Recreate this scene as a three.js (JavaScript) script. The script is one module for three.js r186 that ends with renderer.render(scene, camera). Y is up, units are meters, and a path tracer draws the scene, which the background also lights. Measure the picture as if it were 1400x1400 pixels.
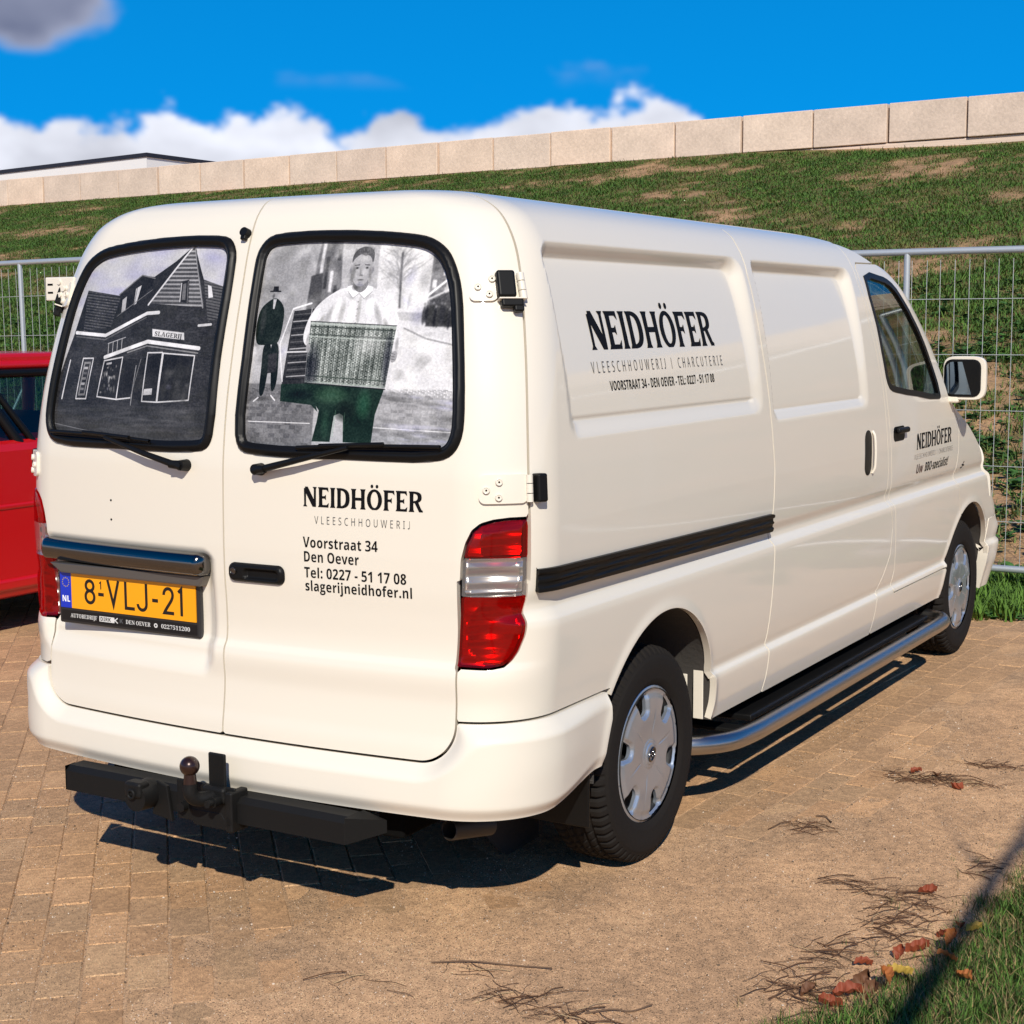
import * as THREE from 'three';
import { mergeGeometries } from 'three/addons/utils/BufferGeometryUtils.js';
import { RoundedBoxGeometry } from 'three/addons/geometries/RoundedBoxGeometry.js';
import { ImprovedNoise } from 'three/addons/math/ImprovedNoise.js';

const scene = new THREE.Scene();
const camera = new THREE.PerspectiveCamera(35.712, 1, 0.05, 600);
camera.position.set(2.8381, 1.5933, 3.2491);
camera.rotation.order = 'YXZ';
camera.rotation.set(-0.1183, 0.5336, -0.0052);
const renderer = new THREE.WebGLRenderer({ antialias: true });
renderer.setSize(1024, 1024);
renderer.toneMapping = THREE.LinearToneMapping;
renderer.toneMappingExposure = 1.0;
renderer.shadowMap.enabled = true;

// the sun stands behind the photographer's right shoulder, 36 degrees up
const sunDir = new THREE.Vector3(0.252, 0.345, 0.392).normalize();
const sun = new THREE.DirectionalLight(new THREE.Color(1.0, 0.93, 0.82), 4.6);
sun.position.copy(sunDir).multiplyScalar(40).add(new THREE.Vector3(0, 0, -3));
sun.target.position.set(0, 0, -3);
sun.castShadow = true;
sun.shadow.mapSize.set(4096, 4096);
Object.assign(sun.shadow.camera, { left: -12, right: 12, top: 12, bottom: -12, near: 1, far: 90 });
sun.shadow.bias = -0.0004;
scene.add(sun, sun.target);

// ---------- small maths ----------
const noise = new ImprovedNoise();
let seed = 12345;
const rnd = () => { seed = (seed * 1664525 + 1013904223) >>> 0; return seed / 4294967296; };
const rr = (a, b) => a + (b - a) * rnd();
const clamp = (x, a, b) => x < a ? a : x > b ? b : x;
const lerp = (a, b, t) => a + (b - a) * t;
const sst = (a, b, x) => { const t = clamp((x - a) / (b - a), 0, 1); return t * t * (3 - 2 * t); };
const fbm = (x, y, z, oct = 4) => { let s = 0, a = 0.5, f = 1; for (let i = 0; i < oct; i++) { s += a * noise.noise(x * f, y * f, z * f + i * 7.3); a *= 0.5; f *= 2.03; } return s; };
const pw = (tab, x) => { // piecewise linear table [[x, y], ...] with x rising
  if (x <= tab[0][0]) return tab[0][1];
  for (let i = 1; i < tab.length; i++) if (x <= tab[i][0]) return lerp(tab[i - 1][1], tab[i][1], (x - tab[i - 1][0]) / (tab[i][0] - tab[i - 1][0]));
  return tab[tab.length - 1][1];
};

// ---------- sky: deep blue air, a bank of cumulus low down, a few loose clouds ----------
{
  const W = 3072, H = 1536, data = new Float32Array(W * H * 4);
  const air = (el) => { // el in degrees
    const t = clamp(el / 90, 0, 1), k = Math.pow(1 - t, 3.2);
    return [lerp(0.0012, 0.002, k), lerp(0.045, 0.375, k), lerp(0.23, 0.99, k)];
  };
  for (let j = 0; j < H; j++) {
    const el = ((j + 0.5) / H - 0.5) * 180, er = el * Math.PI / 180, ce = Math.cos(er), se = Math.sin(er);
    const [ar, ag, ab] = air(Math.max(el, 0));
    for (let i = 0; i < W; i++) {
      const o = (j * W + i) * 4;
      let r = ar, g = ag, b = ab;
      if (el <= 0) { r = 0.30; g = 0.33; b = 0.36; }
      else if (el < 60) {
        const az = ((i + 0.5) / W - 0.5) * 2 * Math.PI, dx = Math.cos(az) * ce, dz = Math.sin(az) * ce;
        if (el < 12) { // cumulus bank
          const big = fbm(dx * 5.2 + 3.1, 0.5, dz * 5.2 - 1.7, 3);
          const puff = fbm(dx * 26, se * 34, dz * 26, 5);
          const top = 7.3 + 1.5 * big + 2.2 * puff + .6 * Math.exp(-(((az + 2.06) / .06) ** 2)) - 2.6 * sst(-2.02, -1.94, az) * (1 - sst(-1.3, -.9, az));
          const d = sst(0, 0.55, top - el);
          if (d > 0) {
            const sh = fbm(dx * 14 + 9, se * 26, dz * 14, 4);
            const lit = clamp(0.80 + 0.55 * sh + 0.05 * (el - top + 2), 0.5, 1.05);
            r = lerp(r, 0.93 * lit, d); g = lerp(g, 0.96 * lit, d); b = lerp(b, 1.03 * lit + 0.04, d);
          }
        }
        if (el > 8) { // loose greyish clouds
          const px = dx / (se + 0.10), pz = dz / (se + 0.10);
          let da = az + 2.40; da -= 2 * Math.PI * Math.round(da / (2 * Math.PI));
          const c = fbm(px * 0.55 + 2.35, 3.3, pz * 0.55 + 0.9, 6) * .8 - .03 + 0.30 * fbm(dx * 16, se * 18, dz * 16, 4) + .66 * Math.exp(-((da / .10) ** 2) - (((el - 10.8) / 1.75) ** 2));
          const d = sst(0.17, 0.33, c) * sst(8, 9.5, el) * 0.92;
          if (d > 0) {
            const lit = 0.42 + 0.5 * sst(0.45, 0.15, c) + 0.3 * fbm(dx * 12, se * 16 + 4, dz * 12, 4);
            r = lerp(r, 0.60 * lit, d); g = lerp(g, 0.62 * lit, d); b = lerp(b, 0.72 * lit + 0.05, d);
          }
        }
      }
      data[o] = r; data[o + 1] = g; data[o + 2] = b; data[o + 3] = 1;
    }
  }
  const sky = new THREE.DataTexture(data, W, H, THREE.RGBAFormat, THREE.FloatType);
  sky.mapping = THREE.EquirectangularReflectionMapping;
  sky.magFilter = THREE.LinearFilter; sky.minFilter = THREE.LinearFilter;
  sky.needsUpdate = true;
  scene.background = sky;
  scene.environment = sky;
}

// ---------- building helpers ----------
const C = (r, g, b) => new THREE.Color().setRGB(r, g, b);
const std = (o) => new THREE.MeshStandardMaterial({ side: THREE.DoubleSide, ...o });
const phy = (o) => new THREE.MeshPhysicalMaterial({ side: THREE.DoubleSide, ...o });
const used = {};
const numbered = (n) => { const k = used[n] = (used[n] ?? -1) + 1; return k ? `${n}_${String(k).padStart(3, '0')}` : n; };
function mesh(name, geo, mat, parent) {
  const m = new THREE.Mesh(geo, mat);
  m.name = parent === scene ? numbered(name) : name;
  m.castShadow = true; m.receiveShadow = true;
  parent.add(m);
  return m;
}
function tag(o, label, category, group, kind) {
  if (label) o.userData.label = label;
  if (category) o.userData.category = category;
  if (group) o.userData.group = group;
  if (kind) o.userData.kind = kind;
  return o;
}
function thing(name, label, category, pos = [0, 0, 0], turn = 0, group) {
  const o = new THREE.Group(); o.name = numbered(name); scene.add(o);
  o.position.set(...pos); o.rotation.y = turn;
  return tag(o, label, category, group);
}
const clean = (g) => { const h = g.index ? g.toNonIndexed() : g; for (const k of Object.keys(h.attributes)) if (!['position', 'normal', 'uv'].includes(k)) h.deleteAttribute(k); return h; };
const merge = (list) => mergeGeometries(list.map(clean));
const box = (x0, x1, y0, y1, z0, z1, r = 0.006, seg = 2) => {
  const w = x1 - x0, h = y1 - y0, d = z1 - z0;
  return new RoundedBoxGeometry(w, h, d, seg, Math.min(r, w / 2.01, h / 2.01, d / 2.01)).translate((x0 + x1) / 2, (y0 + y1) / 2, (z0 + z1) / 2);
};
const V = (a) => new THREE.Vector3(...a);
function tube(pts, r, seg = 40, rad = 10, closed = false, tension = 0.5) {
  return new THREE.TubeGeometry(new THREE.CatmullRomCurve3(pts.map(V), closed, 'catmullrom', tension), seg, r, rad, closed);
}
function rod(a, b, r, rad = 10, r2 = r) { // capped cylinder between two points
  const A = V(a), B = V(b), L = A.distanceTo(B);
  const g = new THREE.CylinderGeometry(r2, r, L, rad, 1);
  g.applyQuaternion(new THREE.Quaternion().setFromUnitVectors(new THREE.Vector3(0, 1, 0), B.clone().sub(A).normalize()));
  return g.translate((A.x + B.x) / 2, (A.y + B.y) / 2, (A.z + B.z) / 2);
}
const range = (a, b, h) => { const n = Math.max(1, Math.round(Math.abs(b - a) / h)); return Array.from({ length: n + 1 }, (_, i) => a + (b - a) * i / n); };

// signed distance to a closed polygon (negative inside)
function poly(pts, smooth = 0) {
  let P = pts;
  if (smooth) { const c = new THREE.CatmullRomCurve3(pts.map(([x, y]) => new THREE.Vector3(x, y, 0)), true, 'centripetal'); P = c.getPoints(pts.length * smooth).slice(0, -1).map(v => [v.x, v.y]); }
  const n = P.length;
  let bx0 = 1e9, bx1 = -1e9, by0 = 1e9, by1 = -1e9;
  for (const [x, y] of P) { bx0 = Math.min(bx0, x); bx1 = Math.max(bx1, x); by0 = Math.min(by0, y); by1 = Math.max(by1, y); }
  return (x, y) => {
    const far = Math.max(bx0 - x, x - bx1, by0 - y, y - by1);
    if (far > 0.12) return far;
    let d = 1e9, inside = false;
    for (let i = 0, j = n - 1; i < n; j = i++) {
      const [xi, yi] = P[i], [xj, yj] = P[j], ex = xj - xi, ey = yj - yi, wx = x - xi, wy = y - yi;
      const t = clamp((wx * ex + wy * ey) / (ex * ex + ey * ey), 0, 1), qx = wx - ex * t, qy = wy - ey * t;
      d = Math.min(d, qx * qx + qy * qy);
      if ((yi > y) !== (yj > y) && x < (xj - xi) * (y - yi) / (yj - yi) + xi) inside = !inside;
    }
    return inside ? -Math.sqrt(d) : Math.sqrt(d);
  };
}
const rbox = (cx, cy, hx, hy, r) => (x, y) => { // rounded rectangle
  const qx = Math.abs(x - cx) - hx + r, qy = Math.abs(y - cy) - hy + r;
  return Math.min(Math.max(qx, qy), 0) + Math.hypot(Math.max(qx, 0), Math.max(qy, 0)) - r;
};

// the part of a parametric surface where field(u, v, P) < 0, cut exactly along its edge, with a turned-in rim
function region(us, vs, pos, field, { flip = false, rim = 0, uv = null, rimOut = 0 } = {}) {
  const nu = us.length, nv = vs.length, verts = [], params = [], tri = [], edges = [];
  const val = new Float64Array(nu * nv), id = new Int32Array(nu * nv).fill(-1), P0 = new Array(nu * nv);
  for (let j = 0; j < nv; j++) for (let i = 0; i < nu; i++) { const k = j * nu + i; P0[k] = pos(us[i], vs[j]); val[k] = field ? field(us[i], vs[j], P0[k]) : -1; }
  const vert = (u, v, P) => { verts.push(P); params.push([u, v]); return verts.length - 1; };
  const corner = (i, j) => { const k = j * nu + i; if (id[k] < 0) id[k] = vert(us[i], vs[j], P0[k]); return id[k]; };
  const cut = new Map();
  const cross = (i0, j0, i1, j1) => {
    const a = j0 * nu + i0, b = j1 * nu + i1, key = a < b ? a * nu * nv + b : b * nu * nv + a;
    let q = cut.get(key);
    if (q !== undefined) return q;
    let t0 = 0, t1 = 1, f0 = val[a], f1 = val[b], t = 0.5, u, v, P;
    for (let it = 0; it < 3; it++) {
      t = clamp(t0 + (t1 - t0) * f0 / (f0 - f1), 0, 1);
      u = lerp(us[i0], us[i1], t); v = lerp(vs[j0], vs[j1], t); P = pos(u, v);
      const f = field(u, v, P);
      if (Math.abs(f) < 1e-6) break;
      if ((f < 0) === (f0 < 0)) { t0 = t; f0 = f; } else { t1 = t; f1 = f; }
    }
    q = vert(u, v, P); cut.set(key, q);
    return q;
  };
  for (let j = 0; j < nv - 1; j++) for (let i = 0; i < nu - 1; i++) {
    const c = [[i, j], [i + 1, j], [i + 1, j + 1], [i, j + 1]], f = c.map(([a, b]) => val[b * nu + a] < 0);
    if (!f[0] && !f[1] && !f[2] && !f[3]) continue;
    if (f[0] && f[1] && f[2] && f[3]) {
      const q = c.map(([a, b]) => corner(a, b));
      tri.push(q[0], q[1], q[2], q[0], q[2], q[3]);
      continue;
    }
    const p = [], isCut = [];
    for (let k = 0; k < 4; k++) {
      const [a, b] = c[k], [a2, b2] = c[(k + 1) % 4];
      if (f[k]) { p.push(corner(a, b)); isCut.push(0); }
      if (f[k] !== f[(k + 1) % 4]) { p.push(cross(a, b, a2, b2)); isCut.push(f[k] ? 1 : 2); }
    }
    for (let k = 1; k < p.length - 1; k++) tri.push(p[0], p[k], p[k + 1]);
    for (let k = 0; k < p.length; k++) { const n = (k + 1) % p.length; if (isCut[k] === 1 && isCut[n] === 2) edges.push([p[k], p[n]]); }
  }
  const n = verts.length, sg = flip ? -1 : 1, pa = new Float32Array(n * 3), na = new Float32Array(n * 3), ua = new Float32Array(n * 2);
  const step = (a) => { let m = 1e9; for (let k = 1; k < a.length; k++) m = Math.min(m, Math.abs(a[k] - a[k - 1])); return m * 0.25 * Math.sign(a[1] - a[0]); }, eu = step(us), ev = step(vs);
  for (let k = 0; k < n; k++) {
    const [u, v] = params[k], P = verts[k];
    const a = pos(u + eu, v), b = pos(u - eu, v), c = pos(u, v + ev), d = pos(u, v - ev);
    const x1 = a[0] - b[0], y1 = a[1] - b[1], z1 = a[2] - b[2], x2 = c[0] - d[0], y2 = c[1] - d[1], z2 = c[2] - d[2];
    let nx = y1 * z2 - z1 * y2, ny = z1 * x2 - x1 * z2, nz = x1 * y2 - y1 * x2;
    const L = sg / (Math.hypot(nx, ny, nz) || 1);
    na[k * 3] = nx * L; na[k * 3 + 1] = ny * L; na[k * 3 + 2] = nz * L;
    pa.set(P, k * 3);
    const w = uv ? uv(u, v, P) : [u, v]; ua[k * 2] = w[0]; ua[k * 2 + 1] = w[1];
  }
  const idx = [];
  for (let k = 0; k < tri.length; k += 3) flip ? idx.push(tri[k], tri[k + 2], tri[k + 1]) : idx.push(tri[k], tri[k + 1], tri[k + 2]);
  if (!rim) {
    const g = new THREE.BufferGeometry();
    g.setAttribute('position', new THREE.BufferAttribute(pa, 3)); g.setAttribute('normal', new THREE.BufferAttribute(na, 3)); g.setAttribute('uv', new THREE.BufferAttribute(ua, 2));
    g.setIndex(idx);
    return g;
  }
  const P2 = [...pa], N2 = [...na], U2 = [...ua];
  for (const [a, b] of edges) {
    const A = [0, 1, 2].map(k => pa[a * 3 + k]), B = [0, 1, 2].map(k => pa[b * 3 + k]), nA = [0, 1, 2].map(k => na[a * 3 + k]), nB = [0, 1, 2].map(k => na[b * 3 + k]);
    const A2 = A.map((q, k) => q - nA[k] * rim), B2 = B.map((q, k) => q - nB[k] * rim);
    const e = [B[0] - A[0], B[1] - A[1], B[2] - A[2]];
    let m = [e[1] * nA[2] - e[2] * nA[1], e[2] * nA[0] - e[0] * nA[2], e[0] * nA[1] - e[1] * nA[0]];
    const L = (Math.hypot(...m) || 1) * sg; m = m.map(q => q / L);
    const o = P2.length / 3;
    for (const q of [A, B, B2, A2]) { P2.push(...q); N2.push(...m); U2.push(0, 0); }
    flip ? idx.push(o, o + 1, o + 2, o, o + 2, o + 3) : idx.push(o, o + 2, o + 1, o, o + 3, o + 2);
  }
  const g = new THREE.BufferGeometry();
  g.setAttribute('position', new THREE.Float32BufferAttribute(P2, 3)); g.setAttribute('normal', new THREE.Float32BufferAttribute(N2, 3)); g.setAttribute('uv', new THREE.Float32BufferAttribute(U2, 2));
  g.setIndex(idx);
  return g;
}

// ---------- canvases and textures ----------
function canvas(w, h) { const c = document.createElement('canvas'); c.width = w; c.height = h; return [c, c.getContext('2d')]; }
function canvasTex(c) { const t = new THREE.CanvasTexture(c); t.colorSpace = THREE.SRGBColorSpace; return t; }
function dataTex(n, fn, srgb = true, rep = 1) {
  const d = new Uint8Array(n * n * 4);
  for (let j = 0; j < n; j++) for (let i = 0; i < n; i++) { const c = fn(i / n, j / n, i, j), o = (j * n + i) * 4; d[o] = clamp(c[0], 0, 255); d[o + 1] = clamp(c[1], 0, 255); d[o + 2] = clamp(c[2], 0, 255); d[o + 3] = 255; }
  const t = new THREE.DataTexture(d, n, n); t.wrapS = t.wrapT = THREE.RepeatWrapping; t.magFilter = THREE.LinearFilter; t.minFilter = THREE.LinearMipmapLinearFilter; t.generateMipmaps = true;
  if (srgb) t.colorSpace = THREE.SRGBColorSpace;
  t.repeat.set(rep, rep); t.needsUpdate = true;
  return t;
}
// noise that repeats every 1 in u and v
const hash = (i, j, k) => { let h = Math.imul(i, 374761393) ^ Math.imul(j, 668265263) ^ Math.imul(k, 1274126177); h = Math.imul(h ^ (h >>> 13), 1103515245); return ((h ^ (h >>> 16)) >>> 0) / 4294967296 - .5; };
const tile = (u, v, f, oct = 4, zz = 0) => {
  let s = 0, a = 0.5;
  for (let o = 0; o < oct; o++) {
    const F = f << o, x = u * F, y = v * F, i = Math.floor(x), j = Math.floor(y), fx = x - i, fy = y - j, wx = fx * fx * (3 - 2 * fx), wy = fy * fy * (3 - 2 * fy), i0 = i % F, j0 = j % F, i1 = (i0 + 1) % F, j1 = (j0 + 1) % F, k = zz * 31 + o;
    s += 1.5 * a * lerp(lerp(hash(i0, j0, k), hash(i1, j0, k), wx), lerp(hash(i0, j1, k), hash(i1, j1, k), wx), wy);
    a *= 0.5;
  }
  return s;
};

// ================= the van =================
// its skin is one smooth surface: s runs round it at one height (0 middle of the tail, 1-2 rear corner, 2-3 flank, 3-4 front corner, 5 middle of the nose), v runs up and over the roof
const pchip = (xs, ys) => {
  const n = xs.length, h = [], d = [], m = new Array(n).fill(0);
  for (let i = 0; i < n - 1; i++) { h[i] = xs[i + 1] - xs[i]; d[i] = (ys[i + 1] - ys[i]) / h[i]; }
  m[0] = d[0]; m[n - 1] = d[n - 2];
  for (let i = 1; i < n - 1; i++) if (d[i - 1] * d[i] > 0) { const a = 2 * h[i] + h[i - 1], b = h[i] + 2 * h[i - 1]; m[i] = (a + b) / (a / d[i - 1] + b / d[i]); }
  return (q) => {
    if (q <= xs[0]) return ys[0] + (q - xs[0]) * m[0];
    if (q >= xs[n - 1]) return ys[n - 1];
    let i = 0; while (xs[i + 1] < q) i++;
    const t = (q - xs[i]) / h[i], u = 1 - t;
    return (1 + 2 * t) * u * u * ys[i] + t * u * u * h[i] * m[i] + t * t * (3 - 2 * t) * ys[i + 1] - t * t * u * h[i] * m[i + 1];
  };
};
// height, half width, tail, nose
const ROWS = [[.20, .855, -.02, -5.20], [.30, .864, 0, -5.22], [.40, .874, .002, -5.24], [.48, .881, .0, -5.25], [.60, .888, -.006, -5.25], [.75, .893, -.014, -5.12], [.95, .895, -.02, -4.98], [1.10, .893, -.023, -4.72], [1.20, .889, -.026, -4.48], [1.30, .882, -.036, -4.32], [1.40, .872, -.052, -4.20], [1.50, .858, -.074, -4.09], [1.60, .840, -.099, -3.98], [1.70, .818, -.127, -3.86], [1.78, .793, -.150, -3.72], [1.84, .760, -.172, -3.55], [1.88, .724, -.192, -3.40], [1.905, .684, -.212, -3.25], [1.923, .638, -.232, -3.10], [1.937, .58, -.262, -2.9], [1.947, .50, -.31, -2.6], [1.954, .37, -.42, -2.2], [1.958, .2, -.7, -1.8], [1.959, .001, -1.2, -1.4]];
const VV = [0]; for (let i = 1; i < ROWS.length; i++) VV[i] = VV[i - 1] + Math.hypot(ROWS[i][0] - ROWS[i - 1][0], ROWS[i][1] - ROWS[i - 1][1]);
const VEND = VV[VV.length - 1], NL = 4000;
const LUT = [0, 1, 2, 3].map(c => { const f = pchip(VV, ROWS.map(r => r[c])); return Float64Array.from({ length: NL + 2 }, (_, i) => f(Math.min(i / NL, 1) * VEND)); });
const look = (c, v) => { const q = clamp(v / VEND, 0, 1) * NL, i = Math.floor(q); return lerp(LUT[c][i], LUT[c][i + 1], q - i); };
const vOf = (y) => { let a = 0, b = VEND; for (let i = 0; i < 40; i++) { const m = (a + b) / 2; if (look(0, m) < y) a = m; else b = m; } return (a + b) / 2; };
const BOW = 0.05, RC = 0.19;
function outline(v) {
  const y = look(0, v), X = look(1, v), Zr = look(2, v), Zf = look(3, v), k = clamp(X / 0.8, 0, 1), rc = RC * k, xa = X - rc;
  const b = BOW * (xa / 0.72) ** 2, th0 = Math.atan(2 * BOW * xa / 0.72 ** 2), r = rc / (1 - Math.sin(th0));
  return { y, X, Zr, Zf, k, xa, b, th0, r, zE: Zr - b - r * Math.cos(th0), zS: Zf + 0.45 * k, fx: 0.5 * k };
}
function base(s, v) {
  const o = outline(v);
  let x, z;
  if (s <= 1) { x = s * o.xa; z = o.Zr - BOW * (x / 0.72) ** 2; }
  else if (s <= 2) { const th = o.th0 + (s - 1) * (Math.PI / 2 - o.th0); x = o.xa + o.r * (Math.sin(th) - Math.sin(o.th0)); z = o.Zr - o.b - o.r * (Math.cos(o.th0) - Math.cos(th)); }
  else if (s <= 3) { x = o.X; z = lerp(o.zE, o.zS, s - 2); }
  else if (s <= 4) { const a = (s - 3) * Math.PI / 2; x = o.X - o.fx * (1 - Math.cos(a)); z = o.zS - (o.zS - o.Zf) * Math.sin(a); }
  else { x = (o.X - o.fx) * (5 - s); z = o.Zf - 0.05 * o.k * (1 - (5 - s) ** 2); }
  return [x, o.y, z];
}
const pOf = (s, v) => { const o = outline(v); return s <= 1 ? s * o.xa : o.xa + o.r * (Math.min(s, 2) - 1) * (Math.PI / 2 - o.th0); };
const sOfRear = (p, v) => { const o = outline(v); return p <= o.xa ? p / o.xa : 1 + (p - o.xa) / (o.r * (Math.PI / 2 - o.th0)); };
const sOfSide = (z, v) => { const o = outline(v); return 2 + (z - o.zE) / (o.zS - o.zE); };

const crease = pchip([.28, .34, .40, .468, .482, .500, .53, .60, .70, .82, .840, .868, .882, .92, .99, 1.08], [-.016, -.008, .001, .004, .002, -.015, -.010, -.003, .002, .005, .002, -.020, -.022, -.010, -.003, 0]);
const tailForm = pchip([.45, .50, .56, .63, .700, .722, .745, .78, .84, .92, 1.0], [.004, .004, -.001, -.004, .003, .000, -.011, -.013, -.010, -.003, 0]);
const ramp = (a, b, x) => clamp((x - a) / (b - a), 0, 1);
function pressing(zr0, zr1, zf0, zf1, y00, y01, y10, y11, ro, ri) { // 0 outside .. 1 on the floor of a pressed panel, between two rounded outlines
  const O = rbox((zr0 + zf0) / 2, (y00 + y10) / 2, (zr0 - zf0) / 2, (y10 - y00) / 2, ro), I = rbox((zr1 + zf1) / 2, (y01 + y11) / 2, (zr1 - zf1) / 2, (y11 - y01) / 2, ri);
  return (z, y) => { const o = -O(z, y); if (o <= 0) return 0; const i = Math.max(I(z, y), 0), t = o / (o + i); return lerp(t, t * t * (3 - 2 * t), .6); };
}
const PRESS = [pressing(-.362, -.402, -1.706, -1.630, 1.290, 1.338, 1.806, 1.776, .055, .03), pressing(-1.790, -1.812, -2.800, -2.730, 1.258, 1.300, 1.802, 1.772, .045, .025)];
const ARCH_R = [-0.925, 0.36, 0.400], ARCH_F = [-4.335, 0.345, 0.392];
const archD = (a, z, y) => Math.hypot(z - a[0], Math.min(y - a[1], 0) * 0.35 + Math.max(y - a[1], 0)) - a[2];
const arches = (z, y) => Math.min(archD(ARCH_R, z, y), archD(ARCH_F, z, y));
function relief(s, B, sg) {
  const [x, y, z] = B, w = sst(1.15, 1.95, s);
  let d = 0;
  if (w > 0 && y < 1.08) d += w * crease(y) * (1 - sst(3.6, 4.4, s));
  if (w < 1 && y < 1.0) d += (1 - w) * tailForm(y) * (1 - sst(3.6, 4.4, s));
  if (s > 1.8 && s < 3.4) {
    if (y > 1.2 && z > -3 && z < -.3) {
      const dep = lerp(.013, .037, clamp((y - 1.33) / .45, 0, 1) ** 1.5);
      const f0 = PRESS[0](z, y), f1 = PRESS[1](z, y);
      d -= dep * (f0 + f1);
      d -= .004 * (sst(.7, .98, f0) * sst(.008, .002, Math.abs(y - 1.340)) + sst(.7, .98, f1) * sst(.008, .002, Math.abs(y - 1.302)));
    }
    if (y < 0.85) { const q = arches(z, y); if (q < .08 && q > -.05) d += .006 * Math.exp(-((q / .022) ** 2)); }
  }
  if (sg < 0 && s < 1.2) {
    const t = Math.hypot(1 - ramp(.765, .70, x), 1 - ramp(.03, .085, x), 1 - ramp(.630, .70, y), 1 - ramp(.99, .95, y));
    const q = clamp(1 - t, 0, 1); d -= .026 * q * q * (3 - 2 * q);
  }
  return d;
}
function skin(s, v, sg = 1, extra = 0) {
  const B = base(s, v), e = 2e-3;
  const a = base(s + e, v), b = base(s - e, v), c = base(s, v + e), d = base(s, v - e);
  const x1 = a[0] - b[0], y1 = a[1] - b[1], z1 = a[2] - b[2], x2 = c[0] - d[0], y2 = c[1] - d[1], z2 = c[2] - d[2];
  const nx = y1 * z2 - z1 * y2, ny = z1 * x2 - x1 * z2, nz = x1 * y2 - y1 * x2, L = (relief(s, B, sg) + extra) / (Math.hypot(nx, ny, nz) || 1);
  return [(B[0] + nx * L) * sg, B[1] + ny * L, B[2] + nz * L];
}
function frameAt(s, v, sg = 1, lift = 0) { // matrix: local x along s, y up the skin, z outwards
  const e = 4e-3, P = V(skin(s, v, sg, lift)), t = V(skin(s + e, v, sg)).sub(V(skin(s - e, v, sg))).multiplyScalar(sg).normalize();
  let u = V(skin(s, v + e, sg)).sub(V(skin(s, v - e, sg))).normalize();
  const n = new THREE.Vector3().crossVectors(t, u).normalize(); u = new THREE.Vector3().crossVectors(n, t);
  return new THREE.Matrix4().makeBasis(t, u, n).setPosition(P);
}
const rearFrame = (p, y, sg, lift) => { const v = vOf(y); return frameAt(sOfRear(p, v), v, sg, lift); };
const sideFrame = (z, y, sg, lift) => { const v = vOf(y); return frameAt(sOfSide(z, v), v, sg, lift); };

// ---------- finishes ----------
const grime = dataTex(512, (u, v) => { const n = tile(u, v, 6, 5, 2), k = tile(u, v, 40, 3, 9); const q = 128 + 190 * n + 60 * k; return [q, q, q]; }, false);
const paint = phy({ color: C(.775, .722, .615), roughness: .45, clearcoat: .75, clearcoatRoughness: .06, specularIntensity: .5 });
const bumperPaint = phy({ color: C(.765, .715, .61), roughness: .5, clearcoat: .5, clearcoatRoughness: .18, specularIntensity: .5 });
const rubber = phy({ color: C(.005, .005, .005), roughness: .42, specularIntensity: .45 });
const blackPlastic = phy({ color: C(.006, .006, .006), roughness: .45, specularIntensity: .4 });
const blackSteel = phy({ color: C(.008, .008, .0078), roughness: .55, specularIntensity: .4, bumpMap: grime, bumpScale: .0008 });
const chrome = std({ color: C(.17, .165, .16), roughness: .12, metalness: 1 });
const steel = std({ color: C(.44, .43, .42), roughness: .30, metalness: 1 });
const silver = phy({ color: C(.40, .45, .52), roughness: .30, metalness: .65, clearcoat: .6, clearcoatRoughness: .12 });
const tyreRubber = phy({ color: C(.0145, .0125, .011), roughness: .85, specularIntensity: .35, bumpMap: grime, bumpScale: .001 });
const dark = phy({ color: C(.005, .005, .005), roughness: .95, specularIntensity: .1 });
const trim = std({ color: C(.03, .03, .033), roughness: .85 });
const vinyl = phy({ color: C(.005, .005, .006), roughness: .6, specularIntensity: .25 });
const vinylGrey = phy({ color: C(.11, .11, .11), roughness: .6, specularIntensity: .25 });
const cabGlass = phy({ color: C(.36, .46, .44), roughness: .015, transmission: 1, thickness: 0, ior: 1.5 });

const van = thing('delivery_van', 'cream white panel van with black lettering and picture windows in its rear doors', 'van');

const S_SEAM = 1.637, VR = vOf(1.905), VD = vOf(1.951);
const WIN = poly([[.037, 1.50], [.034, 1.72], [.040, 1.79], [.070, 1.827], [.140, 1.838], [.32, 1.838], [.506, 1.824], [.575, 1.810], [.625, 1.779], [.655, 1.735], [.680, 1.67], [.703, 1.55], [.725, 1.38], [.723, 1.31], [.703, 1.270], [.664, 1.251], [.4, 1.246], [.112, 1.249], [.060, 1.260], [.040, 1.295]], 3);
const LAMP = poly([[.714, .731], [.719, .82], [.725, .910], [.730, 1.005], [.741, 1.046], [.757, 1.078], [.778, 1.095], [.81, 1.104], [.85, 1.108], [.897, 1.108], [.901, 1.09], [.901, 1.0], [.901, .905], [.897, .885], [.891, .868], [.897, .85], [.898, .835], [.893, .81], [.876, .771], [.860, .750], [.838, .735], [.80, .729]]);
const doorLow = (p, y) => Math.min(rbox(-.3, 1.484, 1.017, 1.0, .10)(p, y), .95 - y);
const doorFull = (s, p, y) => Math.max((s - S_SEAM) * .22, doorLow(p, y));
const slideSeam = (y) => pw([[.3, -1.775], [.85, -1.778], [1.1, -1.782], [1.3, -1.762], [1.5, -1.742], [1.75, -1.735], [1.85, -1.76], [1.96, -1.83]], y);
const cabSeam = (y) => pw([[.3, -2.94], [.47, -2.95], [.56, -3.04], [.64, -3.10], [.75, -3.10], [.85, -3.065], [1.0, -3.04], [1.33, -2.985], [1.6, -2.905], [1.75, -2.865], [1.82, -2.87], [1.96, -2.9]], y);
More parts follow.
